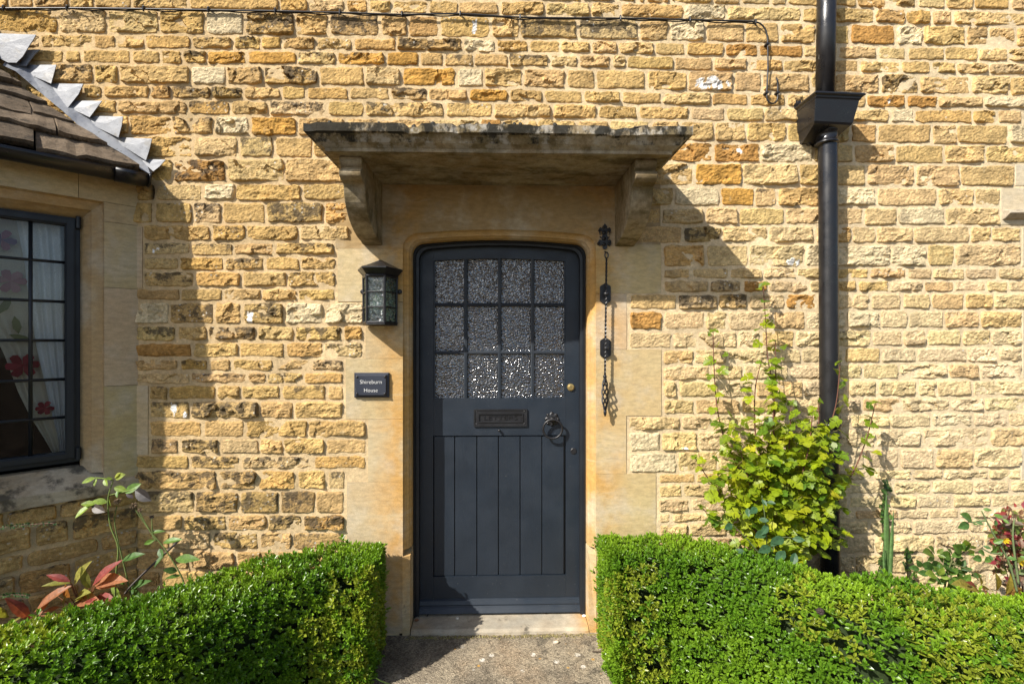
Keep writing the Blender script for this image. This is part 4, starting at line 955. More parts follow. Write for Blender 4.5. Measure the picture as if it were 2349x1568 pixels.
rg = Z2(742, 285, -.035); k.tube([rg+Vector((.009*math.sin(t), 0, .016*math.cos(t)+.004)) for t in np.linspace(0, 6.283, 20)], .0035, 6, cap=False); k.tube([Vector((rg.x-.005, -.014, rg.z+.028)), Vector((rg.x-.002, -.036, rg.z+.018))], .004, 6)
k.build('crown_plate', M['iron'], bq)
for cx, cy in ((732, 548), (733, 925)):
    k = plate([(0, 1), (.45, .72), (.5, .62), (.5, -.62), (.45, -.72), (0, -1), (-.45, -.72), (-.5, -.62), (-.5, .62), (-.45, .72)], cx, cy, .058, 'x', .009); q = Z2(cx+8, cy, -.04)
    k.lathe((q.x, -.014, q.z), (0, -1, 0), [(.007, 0), (.007, .022)], 8); k.lathe((q.x, -.042, q.z-.006), (0, 0, 1), [(.013, 0), (.014, .006), (.013, .012)], 10)
    for dz_ in (-.035, .035): k.lathe((q.x-.004, -.015, q.z+dz_), (0, -1, 0), [(.005, 0), (.003, .003)], 8)
    k.build('guide_plate', M['iron'], bq)
rd = MB(); top_, bot_ = Z2(742, 305, -.042), Z2(731, 1118, -.044); nn = 90
pts = [top_.lerp(bot_, i_/nn) for i_ in range(nn+1)]; rd.tube(pts, .0058, 4, True, twist=.5); rd.build('twisted_rod', M['iron'], bq)
bh = MB(); b0, b1 = bot_, Z2(732, 1385, -.046)
for s in range(4):
    pts = []
    for i_ in range(40):
        f = i_/39; rr = .0165*math.sin(math.pi*min(1, f*1.02))**.75*(1 if f < .72 else 1-.5*(f-.72)/.28); t = s*math.pi/2+f*math.pi*2.2; p = b0.lerp(b1, f); pts.append(p+Vector((rr*math.cos(t), rr*math.sin(t), 0)))
    bh.tube(pts, .0042, 6)
bh.lathe(b0+Vector((0, 0, -.004)), (0, 0, 1), [(.006, -.012), (.010, -.004), (.010, .002), (.006, .010)], 10); bh.lathe(b1, (0, 0, 1), [(.003, -.012), (.008, 0), (.009, .014), (.004, .03)], 10)
bh.build('basket_handle', M['iron'], bq, smooth=True)

# ================================================================ GROUND
g = MB(); nx = 60; X, Y = np.meshgrid(np.linspace(-4, 5, 90), np.linspace(-1.6, 0.25, 40)); Zg = -.03+(fbm(X*5, Y*5, 6, 4)-.5)*.04
i = np.arange(X.size).reshape(X.shape); F = np.stack([i[:-1, :-1], i[:-1, 1:], i[1:, 1:], i[1:, :-1]], -1).reshape(-1, 4)
g.arrays(np.stack([X.ravel(), Y.ravel(), Zg.ravel()], -1), F, np.tile((1, 1, 1, 0), (X.size, 1))); struct(g.build('flower_bed_soil', M['soil'], smooth=True))
g = MB(); g.add([(-60, -80, -.055), (60, -80, -.055), (60, 0.3, -.055), (-60, .3, -.055)], [(0, 1, 2, 3)]); struct(g.build('ground', M['soil']))
g = MB(); xs = np.linspace(0, 1, 50); ysn = np.linspace(-6, -.004, 160); V = []
for y in ysn:
    for s in xs:
        x0 = -.60+.012*math.sin(y*9); x1 = .57+.012*math.sin(y*7+1); x = x0+(x1-x0)*s; V.append((x, y, (float(fbm(np.array(x*6), np.array(y*6), 2, 3))-.5)*.008))
V = np.array(V); i = np.arange(len(V)).reshape(len(ysn), 50); F = np.stack([i[:-1, :-1], i[:-1, 1:], i[1:, 1:], i[1:, :-1]], -1).reshape(-1, 4)
g.arrays(V, F, np.tile((1, 1, 1, 0), (len(V), 1))); 
n = 50; e0 = V[:n]; 
struct(g.build('path', M['path'], smooth=True))
# moss and grit in the joint at the foot of the step
g = MB(); r = random.Random(2)
for k in range(700):
    x = r.uniform(xa-.02, xb+.05); q = float(vn(x*6, 3.3))
    if r.random() > .35+q: continue
    y = -.028+r.gauss(0, .009)-.006*q; s_ = r.uniform(.0015, .004); c = r.choice([(.22, .19, .06), (.30, .24, .12), (.16, .12, .06), (.25, .22, .09)]); g.col = c+(0,)
    g.lathe((x, y, .001), (r.uniform(-.3, .3), r.uniform(-.3, .3), 1), [(s_, 0), (s_*.9, s_*.8), (s_*.2, s_*1.5)], 5)
o = g.build('joint_moss', M['vc']); o['kind'] = 'stuff'; o['label'] = 'dry moss and grit along the joint between doorstep and path'

# ================================================================ PLANTS
OVAL = [(0, .02), (.12, .13), (.3, .235), (.5, .27), (.7, .215), (.88, .10)]
LANCE = [(0, .015), (.15, .09), (.35, .15), (.55, .155), (.78, .09), (.92, .035)]
CURR = [(0, .03), (-.10, .20), (-.06, .36), (.06, .46), (.16, .50), (.20, .40), (.30, .47), (.42, .55), (.55, .52), (.56, .40), (.55, .27), (.68, .32), (.82, .24), (.93, .10)]
BOX = [(0, .03), (.3, .2), (.62, .22), (.88, .10)]
def leaf_mesh(outl, fold=.25, curl=.15):
    """returns template verts/faces (length along +x, face up +z)"""
    up_ = [(x, y) for x, y in outl]; pts = [(x, y) for x, y in up_]+[(1.0, 0)]+[(x, -y) for x, y in up_[::-1]]
    f = lambda x, y: (x, y, fold*abs(y)-curl*max(x, 0)**2)
    V = [f(x, y) for x, y in pts]; n = len(V)
    mid = [f(.33, 0), f(.66, 0)] if len(outl) < 10 else [f(.30, 0), f(.6, 0)]
    V += mid; F = []
    for i_ in range(n-1):
        x = (pts[i_][0]+pts[i_+1][0])/2; F.append((n if x < .48 else n+1, i_+1, i_))
    k = next(j for j in range(len(up_)) if up_[j][0] > .48 and all(p[0] > .48 for p in up_[j:])); F.append((n, n+1, k)); F.append((n, n-1-k, n+1)); F.append((n, 0, n-1))
    return np.array(V), np.array(F)
LT = {'oval': leaf_mesh(OVAL), 'lance': leaf_mesh(LANCE, .3, .22), 'curr': leaf_mesh(CURR, .12, .22), 'box': leaf_mesh(BOX, .35, .06)}
def put_leaves(mb, kind, pos, dirs, nrm, size, cols):
    V, F = LT[kind]; n = len(pos); pos = np.asarray(pos, float); d = np.asarray(dirs, float); d /= np.linalg.norm(d, axis=1)[:, None]+1e-9
    nn_ = np.asarray(nrm, float); nn_ = nn_-d*(nn_*d).sum(1)[:, None]; nn_ /= np.linalg.norm(nn_, axis=1)[:, None]+1e-9; b = np.cross(nn_, d); s = np.asarray(size, float).reshape(-1, 1, 1)
    W = pos[:, None]+s*(V[None, :, 0:1]*d[:, None]+V[None, :, 1:2]*b[:, None]+V[None, :, 2:3]*nn_[:, None])
    Fa = (F[None]+(np.arange(n)*len(V))[:, None, None]).reshape(-1, 3)
    C = np.concatenate([np.repeat(np.asarray(cols, float), len(V), 0), np.zeros((n*len(V), 1))], 1)
    mb.arrays(W.reshape(-1, 3), Fa, C)

# ---- clipped box hedges
def hedge(spine, ztop, hw_, label, seed, ntip, px_label):
    """spine: plan polyline of the hedge centre line (list of (x,y,halfwidth)); sampled shell of shoots"""
    r = np.random.default_rng(seed); sp = np.array(spine, float); seg = np.linalg.norm(np.diff(sp[:, :2], axis=0), axis=1); L = np.concatenate([[0], np.cumsum(seg)])
    th = thing('box_hedge', (float(sp[0, 0]), float(sp[0, 1]), 0), label, 'hedge', 'clipped box hedges either side of the path')
    TT = np.linspace(0, 1, 400); an_ = (1-TT)*math.pi; p_ = .42; qx = np.sign(np.cos(an_))*np.abs(np.cos(an_))**p_*hw_; qz = np.abs(np.sin(an_))**p_*ztop
    TC = np.concatenate([[0], np.cumsum(np.hypot(np.diff(qx), np.diff(qz)))]); TC /= TC[-1]
    def body(s, t, shrink=0.0):
        """s along 0..1, t around section 0 (one foot) .. 1 (other foot): point + normal"""
        l = s*L[-1]; x = np.interp(l, L, sp[:, 0]); y = np.interp(l, L, sp[:, 1]); hw2 = np.interp(l, L, sp[:, 2])
        l2 = np.clip(l+.05, 0, L[-1]); l1 = np.clip(l-.05, 0, L[-1]); tx = np.interp(l2, L, sp[:, 0])-np.interp(l1, L, sp[:, 0]); ty = np.interp(l2, L, sp[:, 1])-np.interp(l1, L, sp[:, 1]); tn = np.sqrt(tx*tx+ty*ty)+1e-9; tx, ty = tx/tn, ty/tn
        nx_, ny_ = -ty, tx
        t = np.interp(t, TC, TT); ang = (1-t)*math.pi; ca_, sa_ = np.cos(ang), np.sin(ang); p = .42
        cx = np.sign(ca_)*np.abs(ca_)**p; cz = np.abs(sa_)**p
        bump = (fbm(l*3.3+seed, t*5, seed, 4)-.5)*.075; k = hw2-shrink+bump; 
        h = (ztop-shrink+bump*.8)*cz; k = k*(.84+.16*np.minimum(1, np.abs(cz)*1.6))
        X = x+nx_*cx*k; Y_ = y+ny_*cx*k; nc = np.sign(ca_)*np.abs(ca_)**(2-p); nz = np.abs(sa_)**(2-p); ln = np.sqrt(nc**2+(nz*.6)**2)+1e-9
        return np.stack([X, Y_, h], -1), np.stack([nx_*nc/ln, ny_*nc/ln, nz*.6/ln], -1)
    # added hull under the leaves, the hedge's inner shade put into its colour
    s, t = np.meshgrid(np.linspace(0, 1, 60), np.linspace(0, 1, 30)); Pm, _ = body(s.ravel(), t.ravel(), .088)
    i = np.arange(s.size).reshape(s.shape); F = np.stack([i[:-1, :-1], i[:-1, 1:], i[1:, 1:], i[1:, :-1]], -1).reshape(-1, 4)
    tw = MB(); tw.arrays(Pm, F, np.tile((.020, .034, .008, 0), (s.size, 1)))
    for e_ in (0, 59): tw.f.append([int(q) for q in i[:, e_]]); tw.m.append(0)
    tw.build('dark_inner_hull', M['bark'], th)
    # shoots
    T_ = r.random(ntip); S_ = r.random(ntip)
    # end caps: scatter over first/last few cm with outward end normals
    Pt, Nt = body(S_, T_, .0); ncap = int(ntip*.22)
    for (e_, sg) in ((0, -1), (1, 1)):
        tq = r.random(ncap); base, nb = body(np.full(ncap, float(e_)), tq, 0.); ctr = np.array([sp[-e_ if e_ == 0 else -1][0], sp[0 if e_ == 0 else -1][1]]); 
        f = np.sqrt(r.random(ncap)); c3 = np.stack([np.full(ncap, ctr[0]), np.full(ncap, ctr[1]), base[:, 2]], -1); Pc = c3+(base-c3)*f[:, None]
        dd = sp[0, :2]-sp[1, :2] if e_ == 0 else sp[-1, :2]-sp[-2, :2]; dd = dd/np.linalg.norm(dd); bulge = (1-f**4)*.035
        Pc[:, 0] += dd[0]*bulge; Pc[:, 1] += dd[1]*bulge
        Pt = np.concatenate([Pt, Pc]); Nt = np.concatenate([Nt, np.tile((dd[0], dd[1], .25), (ncap, 1))])
    Pt = Pt-Nt*(np.abs(r.normal(0, .022, len(Pt))))[:, None]; up_ = r.random(len(Pt)) < .035; Pt[up_] += Nt[up_]*r.uniform(.01, .035, up_.sum())[:, None]
    keep = Pt[:, 2] > .01; Pt, Nt = Pt[keep], Nt[keep]
    n = len(Pt); ax = Nt*.8+np.array((0, 0, .55))+r.normal(0, .38, (n, 3)); ax /= np.linalg.norm(ax, axis=1)[:, None]
    pos, dr, nr, sz, cl = [], [], [], [], []
    tone = fbm(Pt[:, 0]*5+seed, Pt[:, 2]*5+Pt[:, 1]*4, seed+2, 4)
    hx = np.cross(ax, np.array((.3, .2, .9))); hx /= np.linalg.norm(hx, axis=1)[:, None]; hy = np.cross(ax, hx); sizes = r.uniform(.019, .030, n)
    base = np.array((.085, .195, .012)); young = np.array((.205, .330, .020)); yel = np.array((.33, .33, .035))
    mixf = np.clip((tone-.42)*4, 0, 1)[:, None]*.8+r.uniform(0, .3, (n, 1)); lc = base*(1-mixf)+young*mixf; ysel = (fbm(Pt[:, 0]*3.1+7, Pt[:, 2]*3+Pt[:, 1]*3, seed+5, 3) > .63)[:, None]; lc = np.where(ysel & (r.random((n, 1)) < .6), lc*.45+yel*.55, lc)
    for pair in range(4):
        for sd_ in (0, 1):
            ph = pair*math.pi/2*1.0+sd_*math.pi+r.normal(0, .3, n); rad = hx*np.cos(ph)[:, None]+hy*np.sin(ph)[:, None]; open_ = (.95-.22*pair)
            d = rad*open_+ax*(.35+.3*pair); pos.append(Pt+ax*(pair*.0065-.014)[...] if False else Pt+ax*(pair*.0065-.014)); dr.append(d); nr.append(ax-rad*.5); sz.append(sizes*(1.05-.14*pair)); cl.append(lc*(r.uniform(.8, 1.2, (n, 1)))*(.9+.10*pair))
    fo = MB(); put_leaves(fo, 'box', np.concatenate(pos), np.concatenate(dr), np.concatenate(nr), np.concatenate(sz), np.concatenate(cl)); fo.build('foliage', M['box'], th)
    return th
lx = P(898, 1250, -.05).x-.02
HL = .545; HRt = .59
hedge([(lx-.03, -.24, .22), (-.83, -.25, .24), (-1.0, -.40, .22), (-1.28, -.65, .22), (-1.72, -.92, .22), (-2.2, -1.18, .22)], HL, .22, 'clipped box hedge left of the path with some yellowed leaves at its doorway end', 21, 8600, 0)
rx = P(1372, 1230, -.05).x-.015
hedge([(rx+.03, -.25, .23), (.85, -.27, .24), (1.10, -.44, .23), (1.42, -.74, .23), (2.1, -.93, .23), (2.6, -1.06, .23)], HRt, .23, 'broad bright green box hedge right of the path below the currant bush', 22, 10500, 0)

# ---- helper for stems with leaves
# ---- currant bush
cbx = thing('currant_bush', P(1770, 1330, -.22), 'tall currant bush with lime green lobed leaves growing against the drainpipe', 'shrub')
Zc = lambda x, y, Y: P(1433.7+.439*x, 630.8+.439*y, Y)
stems = [([(722, 45), (735, 250), (745, 420), (775, 600), (782, 750), (770, 900), (775, 1150), (790, 1480)], -.10, -.24), ([(460, 285), (465, 480), (480, 680), (512, 830), (570, 960), (650, 1150), (740, 1480)], -.10, -.25), ([(785, 340), (787, 560), (775, 780), (800, 1100), (800, 1480)], -.16, -.26),
  ([(712, 455), (680, 600), (682, 830), (720, 1000), (770, 1480)], -.18, -.25), ([(868, 660), (862, 830), (850, 980), (835, 1200), (820, 1480)], -.2, -.28), ([(1010, 650), (1012, 800), (995, 930), (920, 1150), (850, 1480)], -.2, -.28), ([(1125, 450), (1105, 660), (1060, 830), (1010, 1030), (920, 1160), (840, 1480)], -.20, -.30),
  ([(1310, 660), (1260, 860), (1180, 1050), (1090, 1140), (960, 1240), (860, 1480)], -.17, -.28), ([(1110, 850), (1060, 950), (930, 1110), (860, 1300), (830, 1480)], -.26, -.3), ([(360, 940), (420, 1040), (520, 1170), (640, 1270), (760, 1480)], -.16, -.28), ([(390, 1200), (480, 1290), (620, 1350), (760, 1480)], -.24, -.3), ([(1130, 1330), (1000, 1310), (900, 1380), (840, 1480)], -.22, -.3), ([(980, 720), (960, 900), (900, 1150), (840, 1480)], -.28, -.3), ([(600, 900), (640, 1050), (700, 1250), (780, 1480)], -.27, -.3)]
sm = MB(); r = random.Random(12); LP, LD, LN, LS, LC = [], [], [], [], []
def add_leaf(p, size, lime):
    """leaf held near horizontal, tilted to the light"""
    az = r.uniform(-math.pi, math.pi); d = Vector((math.cos(az), math.sin(az)*.8-.35, r.uniform(-.65, .05))); n = Vector((r.gauss(-.25, .35), r.gauss(-.40, .35), r.uniform(.6, 1.2)))
    LP.append(p); LD.append(d); LN.append(n); LS.append(size)
    a = np.array((.085, .175, .012)); b = np.array((.25, .315, .006)); c = np.array((.42, .40, .02)); 
    col = a*(1-lime)+b*lime if lime < 1 else b*(2-lime)+c*(lime-1)
    LC.append(col*r.uniform(.85, 1.15))
for pts, Y0, Y1 in stems:
    n = len(pts); q = [Zc(x, y, Y0+(Y1-Y0)*k/(n-1)) for k, (x, y) in enumerate(pts)]; path = smooth_path(q, 10)
    m = len(path); sm.col = (.13, .055, .035, 0); sm.tube(path, [.0018+.0035*k/m for k in range(m)], 6)
    acc = 0
    for k in range(1, m):
        acc += (path[k]-path[k-1]).length; f = k/m
        if acc > .036-.008*f:
            acc = 0; p = path[k]; 
            for _ in range(1 if f < .35 else 2):
                az = r.uniform(0, 6.28); e_ = p+Vector((math.cos(az)*r.uniform(.015, .05), math.sin(az)*.028-.012, r.uniform(.0, .03)))
                sm.col = (.20, .17, .05, 0); sm.tube([p, p.lerp(e_, .5)+Vector((0, 0, .004)), e_], .0010, 4); add_leaf(e_, r.uniform(.038, .066)*(.75 if f < .12 else 1), min(2, max(0, r.gauss(.5+f*.5, .35))))
    add_leaf(path[0], .03, .3); add_leaf(path[0], .035, .5)
for k in range(640):
    x = r.gauss(800, 170); y = r.gauss(1090, 170)
    if not (430 < x < 1150 and 760 < y < 1480): continue
    p = Zc(x, y, r.uniform(-.34, -.12)); add_leaf(p, r.uniform(.034, .066), min(2, max(0, r.gauss(.72, .38))))
    e_ = p+Vector((r.uniform(-.03, .03), .03, -.04)); sm.col = (.20, .17, .05, 0); sm.tube([p, e_], .001, 4)
sm.build('stems', M['bark'], cbx, smooth=True)
lf = MB(); put_leaves(lf, 'curr', LP, LD, LN, LS, LC); lf.build('leaves', M['leaf'], cbx)

# ---- generic leafy plants from surveyed stems
def plant(name, label, cat, base, stems, leaves, stemcol=(.12, .16, .04), rad=.0035, group=None):
    """stems: list of point lists (Vector); leaves: list of (pos, dir, normal, size, kind, colour)"""
    t = thing(name, base, label, cat, group); s = MB(); s.col = stemcol+(0,)
    for st in stems:
        pth_ = smooth_path([Vector(p) for p in st], 8); m = len(pth_); s.tube(pth_, [rad*(.55+.55*k/m) for k in range(m)], 6)
    s.build('stems', M['bark'], t, smooth=True)
    l = MB()
    for kind in set(q[4] for q in leaves):
        z = [q for q in leaves if q[4] == kind]; put_leaves(l, kind, [q[0] for q in z], [q[1] for q in z], [q[2] for q in z], [q[3] for q in z], [q[5] for q in z])
    if leaves: l.build('leaves', M['leaf'], t)
    return t
r = random.Random(31)
Z6 = lambda x, y, Y: P4(x*.5957, 1800+y*.5957, Y)          # left corner sheet
Z7 = lambda x, y, Y: P4(3300+x*.596, 1800+y*.596, Y)       # right corner sheet
def L2(Z, x0, y0, x1, y1, Y0, Y1, kind, col, n=None, wid=1.0):
    a = Z(x0, y0, Y0); b = Z(x1, y1, Y1); d = b-a
    return (a, d, n or Vector((r.gauss(-.2, .3), -.8, r.uniform(.3, .9))), d.length, kind, np.array(col)*r.uniform(.9, 1.1))
lime = (.24, .34, .05); mid = (.12, .23, .04); drk = (.075, .16, .038)
Yr = -.22
rl = [L2(Z6, 640, 185, 545, 215, Yr, Yr-.03, 'oval', lime), L2(Z6, 650, 190, 625, 240, Yr, Yr-.02, 'oval', lime), L2(Z6, 700, 195, 715, 238, Yr, Yr-.02, 'oval', lime), L2(Z6, 755, 190, 700, 190, Yr, Yr-.02, 'oval', lime), L2(Z6, 770, 185, 800, 148, Yr, Yr-.01, 'oval', (.3, .34, .06)), L2(Z6, 775, 190, 830, 160, Yr, Yr-.02, 'oval', (.26, .32, .06)), L2(Z6, 765, 250, 845, 265, Yr, Yr, 'oval', lime), L2(Z6, 790, 270, 780, 315, Yr, Yr-.02, 'oval', mid),
  L2(Z6, 720, 350, 620, 335, Yr, Yr-.02, 'oval', lime), L2(Z6, 640, 360, 540, 355, Yr, Yr-.02, 'oval', lime), L2(Z6, 610, 370, 492, 448, Yr, Yr-.04, 'oval', lime), L2(Z6, 620, 370, 690, 412, Yr, Yr-.03, 'oval', (.09, .07, .06)), L2(Z6, 840, 285, 935, 222, Yr, Yr, 'oval', mid), L2(Z6, 850, 280, 890, 320, Yr, Yr-.01, 'oval', (.08, .06, .07)), L2(Z6, 910, 265, 1002, 340, Yr-.02, Yr-.05, 'oval', (.045, .04, .04)), L2(Z6, 730, 325, 735, 380, Yr, Yr, 'oval', lime)]
plant('rose_shoot', 'tall rose shoot with lime leaves in front of the bay sill', 'plant', Z6(780, 1000, Yr), [[Z6(760, 205, Yr), Z6(725, 330, Yr), Z6(740, 500, Yr), Z6(792, 650, Yr), Z6(780, 830, Yr), Z6(770, 1050, Yr)], [Z6(760, 200, Yr), Z6(700, 190, Yr), Z6(640, 185, Yr)], [Z6(722, 345, Yr), Z6(680, 350, Yr), Z6(610, 372, Yr)], [Z6(738, 300, Yr), Z6(800, 285, Yr), Z6(910, 262, Yr)]], rl, (.15, .20, .05), .0042)
Ya = -.16
al = [L2(Z6, 820, 740, 942, 680, Ya-.03, Ya-.06, 'lance', drk), L2(Z6, 1095, 620, 1205, 585, Ya, Ya-.02, 'lance', mid), L2(Z6, 1110, 690, 1020, 780, Ya, Ya-.04, 'lance', drk), L2(Z6, 1180, 730, 1312, 720, Ya, Ya-.05, 'lance', mid), L2(Z6, 1190, 810, 1100, 800, Ya, Ya-.04, 'oval', drk), L2(Z6, 1040, 600, 950, 635, Ya, Ya, 'lance', mid), L2(Z6, 1020, 550, 1100, 535, Ya, Ya, 'lance', mid), L2(Z6, 880, 920, 980, 870, Ya, Ya-.04, 'lance', drk), L2(Z6, 800, 830, 825, 910, Ya-.03, Ya-.05, 'oval', mid), L2(Z6, 1070, 660, 1085, 720, Ya, Ya-.03, 'oval', drk), L2(Z6, 750, 900, 800, 1000, Ya-.03, Ya-.06, 'lance', lime), L2(Z6, 1215, 840, 1110, 850, Ya, Ya-.04, 'lance', mid), L2(Z6, 880, 940, 935, 990, Ya, Ya-.05, 'oval', drk)]
pa = plant('perennial', 'spent perennial with leaning stems and brown seed heads against the wall', 'plant', Z6(900, 960, Ya), [[Z6(785, 370, Ya-.03), Z6(770, 480, Ya-.03), Z6(800, 640, Ya-.03), Z6(840, 800, Ya-.03), Z6(885, 1000, Ya-.03)], [Z6(910, 400, Ya), Z6(1000, 530, Ya), Z6(1120, 680, Ya), Z6(1225, 860, Ya), Z6(1240, 960, Ya)], [Z6(935, 410, Ya), Z6(990, 510, Ya), Z6(1050, 610, Ya)], [Z6(1020, 455, Ya), Z6(1022, 520, Ya), Z6(1030, 590, Ya)]], al, (.13, .17, .05), .0036)
for k, (x, y, s_, Yq) in enumerate(((790, 342, .017, Ya-.03), (898, 370, .017, Ya), (938, 402, .012, Ya), (1020, 448, .011, Ya))):
    h = MB(); c = Z6(x, y, Yq); h.col = (.20, .14, .085, 0) if k < 3 else (.04, .03, .025, 0)
    for q in range(46):
        d = Vector((r.gauss(0, 1), r.gauss(0, 1), r.gauss(.2, .9))).normalized(); h.tube([c+d*s_*.3, c+d*s_*r.uniform(.8, 1.15)], [s_*.16, s_*.10], 4)
    h.build('seed_head', M['bark'], pa)
st = MB(); st.col = (.10, .085, .075, 0); st.tube(smooth_path([Z6(1213, 592, -.10), Z6(1100, 700, -.13), Z6(1000, 790, -.16), Z6(890, 900, -.2), Z6(840, 960, -.2)], 6), [.006, .0055]+[.0055]*23, 7)
tag(st.build('stick', M['bark']), 'bare grey stick leaning on the wall behind the spent perennial', 'stick')
# peonies
def peony(Z, base, tips, Y, name_label, seed, cols):
    rr2 = random.Random(seed); lv = []; stm = []
    for (bx, by, tx, ty) in tips:
        c = rr2.choice(cols); lv.append(L2(Z, bx, by, tx, ty, Y+rr2.uniform(-.03, .03), Y-rr2.uniform(.02, .08), 'lance', c, Vector((rr2.gauss(0, .4), -.6, .8)))); stm.append([Z(bx, by, Y), Z((bx+base[0])/2, (by+base[1])/2+10, Y), Z(base[0], base[1], Y)])
    return plant('peony', name_label, 'plant', Z(base[0], base[1], Y), stm, lv, (.20, .09, .04), .003)
pc = [(.30, .075, .05), (.36, .15, .07), (.24, .24, .05), (.30, .28, .06), (.28, .06, .05), (.26, .26, .05)]
peony(Z6, (560, 1080), [(470, 880, 310, 825), (480, 890, 282, 885), (500, 905, 552, 752), (600, 925, 540, 795), (625, 905, 768, 728), (640, 890, 798, 845), (640, 910, 755, 895), (480, 910, 180, 1062), (350, 950, 250, 1090), (500, 1000, 560, 930), (600, 950, 595, 1000), (560, 985, 500, 1010), (470, 985, 400, 900), (560, 1060, 610, 995), (430, 1060, 420, 975), (400, 1050, 290, 1080), (200, 1130, 55, 990), (160, 1110, 75, 1150), (60, 1120, -60, 1050), (650, 980, 745, 985), (520, 1010, 620, 990)], -.36, 'peony with red and yellow turning leaves below the bay window', 5, pc)
pc2 = [(.33, .27, .05), (.36, .20, .06), (.30, .07, .05), (.36, .31, .06)]
peony(Z7, (1150, 1010), [(1045, 900, 1045, 800), (1060, 930, 1140, 915), (1030, 945, 990, 870), (1010, 940, 905, 865), (1040, 950, 1000, 920), (1150, 945, 1190, 848), (1215, 965, 1275, 850), (1220, 965, 1350, 915), (1000, 960, 920, 940), (1260, 970, 1330, 990), (1090, 950, 1110, 1000)], -.5, 'peony with yellow red-edged leaves behind the right-hand hedge', 6, pc2)
# iris
ir = thing('iris', Z7(425, 900, -.3), 'upright iris with three sword-shaped green leaves behind the right hedge', 'plant')
for (bx, by, tx, ty, w_, dy) in ((425, 900, 413, 285, .030, 0), (440, 900, 461, 405, .020, -.02), (405, 900, 394, 640, .014, -.03)):
    b = MB(); rows_ = []; rows2 = []
    for k in range(15):
        f = k/14; x = bx+(tx-bx)*f; y = by+(ty-by)*f; c = Z7(x, y, -.30+dy); w2 = 1.35*w_*(.8+.4*f)*(1-f**3.2)+.0008
        rows_.append([c+Vector((-w2/2, 0, 0)), c+Vector((-w2*.2, -.004*(1-f), 0)), c+Vector((w2*.2, -.003*(1-f), 0)), c+Vector((w2/2, .006, 0)), c+Vector((w2*.1, .008*(1-f)+.001, 0))])
    b.col = (.15, .27, .085, 0); b.loft(rows_, True, True); b.build('leaf_blade', M['leaf'], ir, smooth=True)
# ivy
def ivy(pts, n, label, seed):
    rr2 = random.Random(seed); q = smooth_path([Z7(x, y, -.022) for x, y in pts], 10); lv = []
    for k in range(n):
        p = q[rr2.randrange(len(q))]; d = Vector((rr2.gauss(0, 1), -.4, rr2.gauss(-.2, .6))); lv.append((p+Vector((rr2.gauss(0, .010), -.012, rr2.gauss(0, .008))), d, Vector((rr2.gauss(0, .3), -1, rr2.gauss(.3, .3))), rr2.uniform(.014, .030), 'curr', np.array(rr2.choice([(.05, .11, .02), (.10, .19, .03), (.035, .08, .02)]))))
    plant('ivy', label, 'climber', q[-1], [q[::6]+[q[-1]]], lv, (.08, .06, .03), .0025)
ivy([(398, 205), (395, 300), (380, 450), (392, 600), (385, 720), (340, 860), (330, 920)], 95, 'thin ivy runner climbing the wall behind the iris', 3)
ivy([(540, 655), (545, 740), (560, 900)], 26, 'short ivy sprig on the wall right of the iris', 4)
# roses on the right
def rose_leaf_group(Z, x, y, Y, s, col, lv, n=5):
    a0 = r.uniform(-.6, .6)
    for k in range(n):
        an = a0+[0, .9, -.9, 1.9, -1.9][k % 5]+r.gauss(0, .15); dx_, dy_ = math.cos(an-1.57), math.sin(an-1.57); lv.append(L2(Z, x+dx_*s*.2, y+dy_*s*.2, x+dx_*s, y+dy_*s*.8, Y, Y-r.uniform(0, .04), 'oval', col))
lv = []
for (x, y, s, c) in ((650, 800, 60, drk), (720, 830, 70, drk), (800, 760, 55, mid), (860, 720, 55, mid), (930, 690, 60, mid), (960, 655, 45, lime), (740, 700, 55, (.15, .22, .04)), (830, 850, 70, mid), (900, 800, 70, drk), (960, 840, 70, drk), (920, 910, 80, mid), (760, 850, 60, lime)): rose_leaf_group(Z7, x, y, -.42+r.uniform(-.05, .05), s*1.35, c, lv)
plant('rose_bush', 'low rose bush with dark green oval leaves left of the peony', 'shrub', Z7(800, 980, -.42), [[Z7(875, 620, -.42), Z7(870, 690, -.42), Z7(830, 800, -.42), Z7(790, 980, -.42)], [Z7(960, 660, -.42), Z7(880, 740, -.42), Z7(810, 980, -.42)], [Z7(1030, 870, -.44), Z7(960, 800, -.43), Z7(850, 760, -.42)]], lv, (.10, .11, .04), .004)
lv = []
for a_ in ((1060, 395, 1120, 400), (985, 470, 925, 425), (1000, 455, 1045, 465), (965, 490, 905, 520), (990, 490, 1030, 500), (1010, 480, 1065, 495), (1130, 430, 1200, 450), (1150, 470, 1145, 500), (1190, 460, 1240, 490), (1060, 640, 1120, 660), (1070, 690, 1040, 680), (1050, 720, 1005, 730), (1110, 720, 1080, 745), (1110, 690, 1160, 660), (1150, 690, 1190, 700), (1220, 720, 1290, 730), (1310, 710, 1370, 730), (1130, 620, 1200, 600), (1100, 700, 1130, 740)): lv.append(L2(Z7, *a_, -.55, -.57, 'oval', r.choice([mid, drk, (.10, .2, .04)]), Vector((r.gauss(0, .3), -1, .5))))
plant('briar_rose', 'arching rose cane with sparse round leaves at the right edge', 'shrub', Z7(1290, 950, -.55), [[Z7(1050, 405, -.55), Z7(1130, 560, -.55), Z7(1230, 740, -.55), Z7(1290, 950, -.55)], [Z7(1270, 460, -.56), Z7(1262, 600, -.56), Z7(1300, 900, -.56)], [Z7(960, 480, -.55), Z7(1010, 480, -.55), Z7(1080, 470, -.55)], [Z7(1060, 660, -.56), Z7(1120, 690, -.56), Z7(1190, 690, -.56)]], lv, (.13, .17, .07), .0045)
lv = []; stm = []
